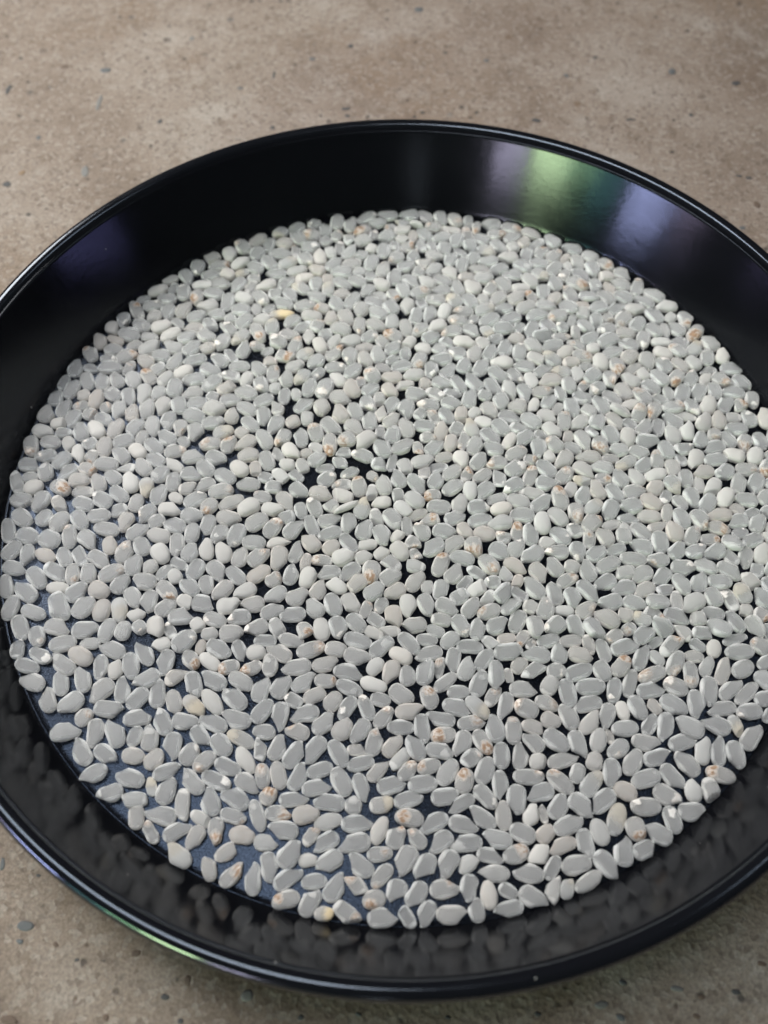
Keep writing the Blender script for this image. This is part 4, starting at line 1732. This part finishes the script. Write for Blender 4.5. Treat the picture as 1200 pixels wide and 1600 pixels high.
-1291 -1066 67 -5 7 371 348 279 ck
1087 2677 74 12 9 -486 478 270 o
1843 -1935 111 87 166 409 483 293 p
2104 2534 83 -4 20 -666 489 292 pw
-2247 3057 70 18 -12 169 423 285 pw
-5627 3535 65 -6 8 -970 353 240 o
-5170 -636 82 4 -2 -836 437 293 pk
-3881 5526 75 16 -1 979 320 283 cw
3071 -2544 76 5 20 -593 450 288 p
2881 2275 82 -89 -3 506 423 273 p
-5654 2962 55 3 -1 581 323 227 cb
2247 2897 65 0 6 -472 455 271 pg
2769 -1396 76 7 0 902 429 296 p
-892 2722 54 -20 6 797 257 203 cb
-3418 1137 76 -4 9 626 443 285 pB
2184 -27 73 -11 4 -158 458 290 ow
6511 1973 57 -32 -18 -999 304 233 cw
-2894 2557 81 -4 -1 -555 470 283 pg
-3119 4879 75 -3 -36 -397 515 286 og
-2362 457 59 1 -23 -391 371 237 cw
-5032 5096 52 17 -16 590 336 202 c
-2186 -121 70 -5 22 -368 502 294 pk
3847 3908 68 9 -9 234 455 289 p
620 -2673 57 -16 -14 -186 350 218 o
3589 2669 52 -7 -4 435 271 202 cb
4734 -1803 60 14 2 75 302 215 cg
-3433 3778 77 6 17 -863 497 302 py
-4198 -2018 69 7 3 -385 494 289 pB
-1139 22 67 7 -10 993 370 281 cw
-1380 -2699 80 -18 19 779 462 302 ow
368 6774 73 -10 6 947 449 282 p
-282 5008 63 -4 16 -474 345 246 cB
4290 -109 93 -26 -4 -986 446 323 p
469 -2197 80 -7 3 -525 474 300 p
-2439 6628 79 17 8 907 465 300 p
-2222 5456 65 -4 3 -978 379 253 cw
1436 -172 72 2 14 66 446 306 pg
-1665 -2740 118 -248 9 -586 319 287 cB
-1542 60 78 -7 12 -75 479 310 pk
2217 6117 76 -7 9 -994 482 299 pw
4348 5951 78 6 -14 -325 439 290 pb
-4496 2029 89 -10 -18 -592 444 324 o
3300 -2229 70 -24 23 227 446 299 pb
7039 -902 70 -17 0 884 362 257 cw
-5328 -372 61 -4 18 -977 298 257 c
5736 693 73 -11 -5 -999 456 296 pk
-5559 4077 74 10 31 -247 430 306 og
1035 1593 63 6 15 -863 298 269 c
6422 -1386 62 -4 -6 570 273 254 c
-1697 1104 51 -3 -15 -227 285 209 cw
5573 1981 52 -6 -2 976 363 214 cw
-2393 4235 80 -10 -12 -926 411 295 o
-4278 2351 70 -14 3 -993 438 284 pw
5526 -1325 84 -78 -22 -178 456 301 pw
1418 3465 78 -23 7 715 446 317 pw
5911 -245 74 22 7 -1000 485 281 pk
-4707 3136 78 7 -3 512 487 301 p
2103 -1679 55 -4 -7 -840 261 202 ck
-422 -2500 59 1 0 955 332 241 c
-4495 -907 79 11 3 991 467 298 ow
6594 2568 84 -4 0 992 473 305 p
5197 -345 85 -28 -5 806 472 308 o
2771 4500 82 24 -15 183 498 308 p
-3358 5161 64 -7 -15 -849 305 232 c
5894 3294 83 7 -5 905 390 295 ow
2684 3362 77 -5 18 -234 375 284 cw
945 -973 81 6 9 -949 470 281 pk
-1064 2955 82 -25 11 447 481 296 o
1789 -1093 84 -12 -1 -242 414 340 p
-2151 6719 84 7 11 990 459 314 pb
3557 2387 71 3 -3 -237 417 298 o
1029 4879 77 -4 -10 856 422 313 py
-4417 5210 68 -8 10 52 376 246 cw
404 1644 66 -8 -11 998 449 284 o
-3653 5868 76 -6 0 429 500 269 pw
954 4028 74 34 12 -997 476 298 pb
-6705 1344 63 -24 -10 -999 345 224 cg
3057 2115 55 -5 -5 505 317 214 ow
26 6412 72 3 1 256 399 276 pB
4945 -220 60 8 14 -780 418 216 ok
4563 -2055 117 -177 88 56 457 322 o
-4543 3761 85 -6 4 151 449 306 p
3676 243 84 22 -13 857 451 293 pk
5424 4156 54 -20 15 -663 409 192 o
6358 -2246 66 2 -7 -227 248 273 cB
-114 -2426 74 -7 -9 -639 448 308 pk
4563 2838 75 7 5 967 446 310 pw
-3321 5732 78 -12 -3 974 441 320 p
712 -1895 68 11 17 -771 422 279 p
4604 -306 67 -3 -3 -12 461 278 ow
5726 -5 86 17 -6 497 469 305 o
1856 -2795 56 -2 3 91 303 201 ck
-4627 -1844 86 17 0 997 447 330 p
527 3863 85 14 -17 285 407 308 p
6078 125 78 12 -14 -867 484 303 ow
5158 2904 83 -18 8 894 474 310 o
-1767 3606 77 4 5 844 458 284 ow
-2194 1693 69 -13 -7 303 296 273 ck
-722 2129 81 18 10 -527 452 287 pg
2373 -2583 107 -157 82 -633 451 308 p
-451 6701 79 12 2 -940 414 332 p
-3779 210 70 -27 -14 -976 437 270 pg
-2778 1808 75 -3 12 -635 454 301 p
-794 -1807 77 14 -21 352 337 283 ck
4009 4406 76 3 -1 -671 324 282 c
4923 3875 79 1 -16 -794 520 297 pg
4209 3848 88 -1 1 260 517 340 o
-3796 -1930 84 8 -8 929 433 292 p
5300 2538 58 17 11 772 358 222 o
2677 1479 57 10 -11 -339 250 200 c
3809 1813 105 -12 118 596 448 320 p
-4325 3187 67 -4 -18 -989 503 261 o
7284 -397 82 18 18 997 460 294 ok
-5379 -29 73 -16 0 942 479 290 o
373 3582 63 -8 -2 972 339 263 cw
-2210 5965 92 1 -11 -467 436 330 pg
3774 4223 71 -3 -5 -416 456 274 p
-409 7009 50 -19 -12 -977 248 210 cb
2932 1254 88 1 -2 903 420 310 ob
-571 469 57 7 -17 -259 258 208 cb
6393 2279 75 13 -19 477 421 307 p
236 2392 81 7 -5 -116 445 339 p
-789 930 77 -15 -9 972 463 284 pg
952 243 79 -22 -21 287 471 286 o
4600 5371 80 3 -2 993 468 293 p
-1514 4743 80 4 2 904 454 310 p
-6186 2152 83 21 -18 669 468 302 ok
3051 3691 80 5 -14 196 468 302 o
-5810 220 74 21 7 842 437 280 pk
-1672 839 72 3 -8 419 417 296 p
-2044 445 62 3 -4 945 332 218 c
-5842 2643 75 -2 -1 833 410 297 p
4861 4298 83 19 -11 469 438 317 o
-6806 1929 71 1 0 663 474 285 p
260 5658 78 13 -5 580 280 281 cg
-3145 580 80 8 5 946 432 307 ow
-3618 -660 79 -20 -34 -770 454 287 p
4207 4165 68 0 -16 -990 441 277 og
-5133 4042 82 -7 14 220 448 329 ow
3721 -2082 89 -21 -10 -983 480 312 p
-2601 5326 66 21 11 430 445 276 p
-1392 5320 69 -7 30 -247 473 273 o
4052 1492 85 0 4 -555 457 321 o
776 5446 68 -2 3 967 438 282 o
1770 2622 72 4 7 -500 464 293 p
5281 3835 62 -3 6 -1 356 239 cw
1388 4066 81 3 -36 -267 443 293 p
3811 759 78 -3 -5 988 465 284 pw
-1499 624 50 18 23 -998 375 208 o
-2794 -2016 79 3 4 -951 456 292 pw
-5023 -219 77 35 -9 649 390 282 ow
6874 -438 49 -10 8 320 356 206 cw
6669 2260 76 20 -5 223 256 287 cB
5190 4141 80 -7 -20 -348 435 298 p
-374 261 85 -24 -7 811 478 312 pw
-2178 2359 61 3 -9 -599 319 219 ow
3674 1580 75 -230 70 -406 251 216 c
2671 5039 57 -3 -14 863 318 217 cB
-6037 3416 66 6 -6 -80 433 278 p
-3194 1411 69 5 -3 -294 246 256 ck
-3822 3656 74 -10 -19 -855 486 308 pg
4739 -846 84 14 -10 726 468 322 o
-1348 2747 69 -2 4 884 345 256 cw
3744 4564 74 12 0 -761 265 285 cw
6230 -383 82 -8 -6 -995 423 294 p
2738 349 85 5 7 -114 445 316 p
2743 702 76 6 9 917 478 304 o
5518 4800 74 4 10 999 492 309 pw
741 3279 80 20 5 -994 473 305 p
-758 1274 90 -19 -24 -921 520 320 pw
-467 -1952 84 -4 -1 280 443 312 p
6319 1444 67 -8 -6 888 419 266 p
1963 -2181 97 -234 -98 376 467 270 p
5606 3601 109 -5 161 884 443 311 pb
-1143 -1855 68 -9 -1 952 371 274 cw
-2166 -2676 64 -6 13 -523 353 264 cw
2906 -357 82 -33 6 918 469 295 ow
-2706 -586 85 16 -7 316 474 327 o
-2956 -2809 87 -5 4 -5 435 320 p
3749 -1333 76 0 -5 -965 514 298 o
-1920 6069 73 18 -4 797 479 290 pw
31 7359 77 21 5 -996 453 319 p
-4402 1502 72 9 -4 -614 406 288 pb
-1835 6879 70 0 -6 763 405 280 p
5138 381 87 12 43 -430 440 306 py
-1638 2032 90 8 -11 -583 410 331 pk
1363 -2626 74 -64 -6 617 466 276 p
292 3244 82 -14 -16 -825 459 302 ob
1515 507 66 -19 2 -933 454 263 p
-3899 6098 86 3 12 -554 446 303 pw
7322 -82 72 9 -15 257 428 296 pk
-609 4480 90 15 4 966 458 330 p
-4060 439 79 2 6 -20 441 305 p
-2797 6143 74 -10 11 20 504 292 o
4166 2851 79 -10 10 -572 440 304 pb
3177 4977 80 -13 -17 407 311 282 ck
1175 6275 49 -1 2 959 359 190 o
5514 -2239 64 -27 -9 998 429 252 p
-2523 2021 73 0 3 750 316 262 ck
6780 1062 83 1 -18 552 429 308 ow
3731 6012 74 8 34 -605 449 285 pk
3700 3184 54 -23 -13 -999 302 202 o
-1451 392 71 27 2 402 412 297 pg
-973 1580 80 -9 34 -215 441 305 pw
1083 5233 74 -15 -4 851 480 281 p
2378 -1820 79 17 12 920 515 319 p
-6722 2389 82 -18 11 630 494 298 p
-746 6776 55 -7 -6 746 307 211 og
4594 4057 76 -6 -6 -65 408 285 pk
4014 -2562 60 -6 30 -952 252 224 cb
2625 -73 81 -1 -12 270 505 304 p
2244 1619 71 -29 -12 -210 294 263 c
4738 1692 76 12 -25 400 445 300 p
-518 6288 75 -25 -8 689 478 313 o
4048 -1478 77 -8 6 163 330 280 cw
4254 -2670 80 4 -5 376 430 311 p
6635 3158 81 12 -7 -6 453 308 p
-2465 184 73 18 -56 -48 303 274 c
1696 4060 61 -10 -6 -508 254 241 cy
-963 4576 90 7 -17 -834 433 319 pk
3927 2220 85 -16 2 826 486 307 p
-166 -1379 67 19 -5 948 357 271 c
3434 4720 108 -138 -25 932 459 302 o
-4640 2455 98 -14 9 692 464 340 o
-491 -429 67 -15 1 -621 325 250 cw
-3818 3208 69 2 7 911 468 294 pg
2663 -904 63 5 -11 -290 257 260 cw
6621 1351 76 0 14 -844 460 288 pb
-3064 6393 75 -4 12 -812 441 284 p
5641 965 77 -39 57 -797 489 306 pw
6588 759 74 -2 2 -96 455 283 pb
7096 47 56 -3 4 -950 319 201 c
-2958 -1309 70 -19 17 666 427 288 pw
1170 1303 55 4 16 -804 379 211 cb
2902 1576 78 3 7 -377 450 286 pw
-4297 -2734 106 157 -113 -611 440 320 pw
2844 1919 71 7 -21 -200 452 286 pw
-4286 -85 54 11 -7 -215 293 213 cw
3993 959 57 1 18 -1 346 207 ok
1714 -2562 77 -18 -3 174 439 324 p
7208 -1265 87 8 9 -882 497 321 p
4271 3540 78 -10 -3 262 475 284 p
-771 5918 80 -24 -23 -793 514 315 o
3353 -1853 78 -1 2 -370 519 283 p
2305 3877 66 -18 -11 987 329 274 ck
-2100 7052 76 -4 -11 -899 310 271 cg
5349 2182 91 -96 -6 89 472 300 ob
-1920 1763 74 15 -18 723 326 259 cw
-3381 4195 89 21 -22 324 463 324 p
1548 179 80 1 -12 -935 470 306 p
-2182 983 78 15 9 -444 448 295 pw
-3016 5883 79 1 4 904 484 309 o
-455 7338 73 -12 -6 -997 493 295 p
236 4441 81 17 -5 592 493 291 p
1423 4375 54 -10 17 -924 306 200 og
-371 -1164 55 -8 -14 372 281 236 cw
-4649 418 86 15 -10 -884 406 317 o
400 5916 75 10 -19 62 296 266 ck
2343 6426 72 28 -9 861 266 288 cw
146 -2221 83 5 11 -596 470 308 pw
-6055 1441 80 -25 8 872 492 300 pw
1686 1416 71 1 4 -407 477 300 p
1872 3852 63 -11 -8 -986 301 245 c
-354 -2216 60 6 -12 -866 341 238 og
-5478 1156 86 24 14 -985 439 312 o
-6906 1102 83 7 -32 -100 446 291 o
-4263 6004 77 -25 -18 -959 335 280 ck
-5141 1262 62 3 19 -825 352 232 ow
2883 5969 75 -25 -19 993 437 284 o
-5075 -1253 75 15 -11 551 478 316 pb
-3028 4273 73 -11 -18 -951 331 289 cw
1672 5490 91 8 -23 -31 446 317 pw
-232 3562 77 17 -22 261 437 303 pg
6377 453 77 6 -11 598 488 292 p
4956 -2588 60 3 4 886 278 223 cw
-517 5728 84 -22 15 658 486 293 pg
-2836 3436 58 -17 -24 -903 257 207 c
-3869 -1241 82 -20 17 501 398 308 p
-3545 1417 76 8 -13 174 426 292 oy
-2270 5173 70 31 6 952 456 285 py
3749 -757 76 -4 -4 841 432 313 pk
1898 1632 86 3 -4 -422 433 317 o
-5115 5352 62 -22 -32 -954 371 214 cw
-458 1925 61 12 2 793 263 234 cw
6881 -2630 59 1 -7 965 264 235 cB
-4680 -2487 63 -37 -15 -976 300 222 cw
-2778 3154 74 3 18 -519 241 275 ck
2985 4188 74 9 -17 -442 456 285 p
-4582 -603 74 14 12 -948 312 276 c
713 3559 65 5 -1 967 286 254 cw
5848 -1947 61 -17 0 825 378 236 cg
-5553 330 82 -24 9 943 409 295 o
-1857 4119 80 -22 20 600 320 281 cb
3394 -2594 110 -180 126 -446 466 333 p
-682 1740 76 -31 5 758 455 311 p
4551 4410 80 -1 -2 -908 474 320 pb
1821 -502 86 -4 -4 -998 501 317 pw
-2799 4995 71 36 -41 219 283 288 c
-992 -567 73 -13 -14 -687 453 298 p
609 2423 67 1 -6 -278 377 257 cg
-3077 3563 61 36 0 999 306 236 cb
-1064 5393 73 -14 -1 -261 445 297 o
-4127 4969 76 30 10 996 472 311 o
6013 966 79 -15 29 116 492 284 o
-2576 -1644 68 2 7 -948 482 286 ok
4942 3324 80 -1 32 -761 488 340 pk
685 -189 76 0 -4 -1000 467 319 o
-5169 938 79 -15 -1 932 419 289 ow
5895 2549 80 4 7 -850 489 299 p
-75 3097 70 6 -13 141 443 279 o
-6829 -234 88 8 -17 -760 483 313 p
-1206 5876 72 4 5 -983 460 290 pk
4004 174 77 -5 -2 -501 475 287 p"""
grains = []
for i, ln in enumerate(DATA.strip().split('\n')):
    q = ln.split()
    x, y, z = (int(v)/100 for v in q[:3])
    qx, qy, qz = (int(v)/1000 for v in q[3:6])
    qw = math.sqrt(max(0, 1-qx*qx-qy*qy-qz*qz))
    grains.append(dict(i=i, loc=Vector((x, y, z)), q=Quaternion((qw, qx, qy, qz)).normalized(), L=int(q[6])/100, W=int(q[7])/100, kind=q[8][0], mark=q[8][1:]))

def project(v):
    d = v - CAM/MM
    z = d.dot(FW)
    return 600+1500*d.dot(RT)/z, 800-1500*d.dot(UP)/z, z

def tones(g):
    """chalk, tan, stain / germ, yellow, random"""
    r_ = random.Random(g['i']*31+7)
    chalk, tan, stain, germ, yel = max(0, r_.gauss(.0, .10)), max(0, r_.gauss(.02, .06)), 0.0, 0.0, 0.0
    mk = g['mark']
    if mk == 'w': chalk = r_.choice((r_.uniform(.2, .5), r_.uniform(.5, .9))); tan += r_.uniform(0, .15)
    elif mk == 'k': tan = r_.uniform(.2, .5)
    elif mk == 'b': stain = r_.uniform(.55, .95); germ = r_.uniform(.4, 1); tan += .1
    elif mk == 'B': stain = r_.uniform(1.3, 1.7); germ = r_.uniform(.4, .9); tan += .15
    elif mk == 'g': germ = r_.uniform(.8, 1); stain = r_.uniform(.05, .35)
    elif mk == 'y': yel = r_.uniform(.35, .6); chalk = r_.uniform(.1, .5)
    elif mk == 'Y': yel = 1.0; chalk = .4; tan = .2
    elif r_.random() < .10: germ = r_.uniform(.2, .5)
    return (min(1, chalk), min(1, tan), stain), (germ, yel, r_.random())

def bake(items, name, local):
    """one mesh from a list of grains; local keeps it at the grain's own origin"""
    vs, fs, gcs, A, B = [], [], [], [], []
    for g in items:
        v, f, gc, T = grain_shape(g['L'], g['W'], g['kind'], g['i'])
        b0 = len(vs)
        flip = (g['q'] @ Vector((0, 0, 1))).z < 0
        for p_, c in zip(v, gc):
            p_ = Vector(p_)
            if not local: p_ = g['q'] @ p_ + g['loc']
            vs.append(p_*MM)
            gcs.append((c[0], c[1], -c[2] if flip else c[2]))
        fs += [tuple(b0+k for k in fc) for fc in f]
        ta, tb = tones(g)
        A += [ta]*len(v); B += [tb]*len(v)
    pm = bpy.data.meshes.new(name)
    pm.from_pydata(vs, [], fs)
    pm.polygons.foreach_set('use_smooth', [True]*len(pm.polygons))
    at = pm.attributes.new('grain_pos', 'FLOAT_VECTOR', 'POINT')
    at.data.foreach_set('vector', [k for c in gcs for k in c])
    for nm, src in (('grain_tone', A), ('grain_mark', B)):
        at = pm.attributes.new(nm, 'FLOAT_VECTOR', 'POINT')
        at.data.foreach_set('vector', [k for c in src for k in c])
    pm.update()
    pm.materials.append(MAT_RICE)
    return pm

# every grain of the near part that the picture shows largest is an object of its own
for g in grains:
    px, py, dz = project(g['loc'])
    g['px'], g['py'], g['depth'] = px, py, dz
    g['seen'] = 4 < px < 1196 and 0 < py < 1600

LANDMARKS = [  # photograph pixel, phrase, own label
    (507, 1426, 'the yellow chip', 'small yellow rice chip lying at the front wall of the plate'),
    (448, 1408, 'the dark-ended front grain', 'rice grain with dark brown end at the front wall'),
    (637, 1271, 'the brown grain with white eye', 'strongly brown-smudged rice grain with a white eye'),
    (462, 1142, 'the orange-topped wedge', 'triangular rice grain with an orange top'),
    (293, 1033, 'the amber-blotched grain', 'amber-blotched rice grain in the left part of the plate'),
    (964, 1039, 'the orange-hollow grain', 'rice grain with a large orange brown hollow, right part of the plate'),
    (990, 1297, 'the rusty-ringed grain', 'rice grain with a rusty ring near the lower right edge'),
    (1127, 1211, 'the brown-shouldered edge grain', 'rice grain with brown shoulder lying at the right edge'),
    (694, 1144, 'the rust-spotted grain', 'translucent rice grain with one round rust spot'),
    (753, 1157, 'the orange-tailed grain', 'translucent rice grain with orange oval at its lower end'),
    (1117, 1234, 'the pink-creased chip', 'white rice chip with a pink crease at the right edge'),
    (596, 1257, 'the cream barrel chip', 'cream barrel-shaped rice chip right of the plate centre line'),
    (1079, 1052, 'the brown-navelled grain', 'upright rice grain with a brown navel, right part of the plate'),
    (1053, 1036, 'the white-cored pink grain', 'rice grain with white core and pink smear, right part'),
    (507, 1063, 'the brown-arched white grain', 'short white rice grain with a brown arc on its back'),
    (620, 1307, 'the wide pink-capped chip', 'wider of two neighbouring rice chips with pink brown caps'),
    (651, 1307, 'the narrow pink-capped chip', 'narrower of two neighbouring rice chips with pink brown caps'),
    (234, 1300, 'the orange-creased chip', 'two-tone rice chip with orange crease at the lower left edge'),
    (235, 1229, 'the yellow-cored small grain', 'small upright white rice grain with yellow core, lower left'),
    (214, 1246, 'the chalk-white squared grain', 'chalk white squared rice grain at the lower left edge'),
    (23, 1015, 'the square chip by the left wall', 'square translucent rice chip beside the left wall of the plate'),
    (129, 1116, 'the orange-crowned left grain', 'short rice grain with orange crown near the left edge'),
    (577, 1405, 'the orange-bottomed round grain', 'rounded rice grain with an orange lower rim near the front wall'),
    (547, 1425, 'the tan-footed stubby grain', 'stubby upright rice grain with tan foot at the front wall'),
    (842, 1187, 'the white square block', 'opaque white square rice block, lower right of centre'),
    (887, 1388, 'the cream wedge', 'cream wedge-shaped rice chip at the lower right front edge'),
    (1023, 1102, 'the small cream block', 'small cream block of broken rice, right part of the plate'),
    (508, 1037, 'the pale pink grain', 'pale pink whole rice grain above the brown-arched white one'),
    (724, 1218, 'the brown-ringed bump grain', 'rice grain with a brown-ringed bump in its middle'),
    (644, 1107, 'the reddish-tinted grain', 'reddish-tinted whole rice grain near the middle of the front part'),
    (826, 1214, 'the white-ended lying grain', 'rice grain lying flat with white germ at its right end'),
    (357, 1041, 'the pink-edged chip', 'broken rice chip with a pink left edge'),
    (115, 897, 'the orange-lipped grain', 'rice grain with an orange lower lip near the left edge'),
    (71, 865, 'the tan left grain', 'tan rice grain close to the left wall of the plate'),
    (824, 1105, 'the white-eyed grain', 'rice grain with a white eye at its upper left end'),
    (635, 1438, 'the grey diamond chip', 'small grey diamond-shaped rice chip at the front wall'),
    (422, 1242, 'the orange-mottled chip', 'small orange-mottled rice chip, left of the front centre'),
    (333, 1297, 'the orange-footed grain', 'upright rice grain with orange foot, lower left'),
    (572, 1107, 'the white-capped grain', 'upright rice grain with a small white cap'),
    (926, 1228, 'the yellow-dotted grain', 'rice grain with yellow dots at its upper end, lower right'),
]
marks = []
taken = set()
for lx, ly, phrase, lab in LANDMARKS:
    g = min((g for g in grains if g['i'] not in taken), key=lambda g: (g['px']-lx)**2+(g['py']-ly)**2)
    taken.add(g['i']); g['label'] = lab; g['phrase'] = phrase
    marks.append(g)
YEL = min(grains, key=lambda g: (g['px']-440)**2+(g['py']-489)**2)
YEL['label'] = 'slender yellow unpolished grain among the far rice, left of centre'
near = sorted((g for g in grains if g['seen']), key=lambda g: g['depth'])
single = list(marks) + [YEL]
ids = {g['i'] for g in single}
for g in near:
    if len(single) >= 300: break
    if g['i'] not in ids: single.append(g); ids.add(g['i'])

LOOK = {'w': 'chalky white', 'k': 'tan tinted', 'b': 'brown stained', 'B': 'brown stained', 'g': 'white-germed', 'y': 'yellowish', 'Y': 'yellow', '': 'translucent'}
KIND = {'p': 'pointed rice grain', 'o': 'oval rice grain', 'c': 'broken rice chip'}
DIRS = ['right', 'upper right', 'above', 'upper left', 'left', 'lower left', 'below', 'lower right']
ORD = ['nearest', 'second', 'third', 'fourth', 'fifth', 'sixth', 'seventh', 'eighth', 'ninth', 'tenth', 'eleventh', 'twelfth']
sect = {}
for g in single:
    if 'label' in g: continue
    m_ = min(marks, key=lambda k: (k['px']-g['px'])**2+(k['py']-g['py'])**2)
    dx, dy = g['px']-m_['px'], m_['py']-g['py']
    s_ = int(round(math.degrees(math.atan2(dy, dx))/45)) % 8
    sect.setdefault((m_['i'], s_), []).append((math.hypot(dx, dy), g, m_))
for (mi, s_), lst in sect.items():
    lst.sort(key=lambda t: t[0])
    for k, (d_, g, m_) in enumerate(lst):
        where = DIRS[s_] if s_ in (2, 6) else DIRS[s_] + ' of'
        order = '' if len(lst) == 1 else ORD[min(k, 11)] + ' '
        g['label'] = '%s %s, %s%s %s' % (LOOK[g['mark']], KIND[g['kind']], order, where, m_['phrase'])
for g in single:
    o = link('rice_grain', bake([g], 'rice_grain', True))
    o.location = g['loc']*MM
    o.rotation_mode = 'QUATERNION'
    o.rotation_quaternion = g['q']
    o['label'] = g['label']
    o['category'] = 'rice grain'
    o['group'] = 'rice grains spread on the plate'
rest = [g for g in grains if g['i'] not in ids]
bed = link('rice', bake(rest, 'rice', False))
bed['kind'] = 'stuff'
bed['label'] = 'dense bed of translucent white rice grains over the far plate'
bed['category'] = 'rice'
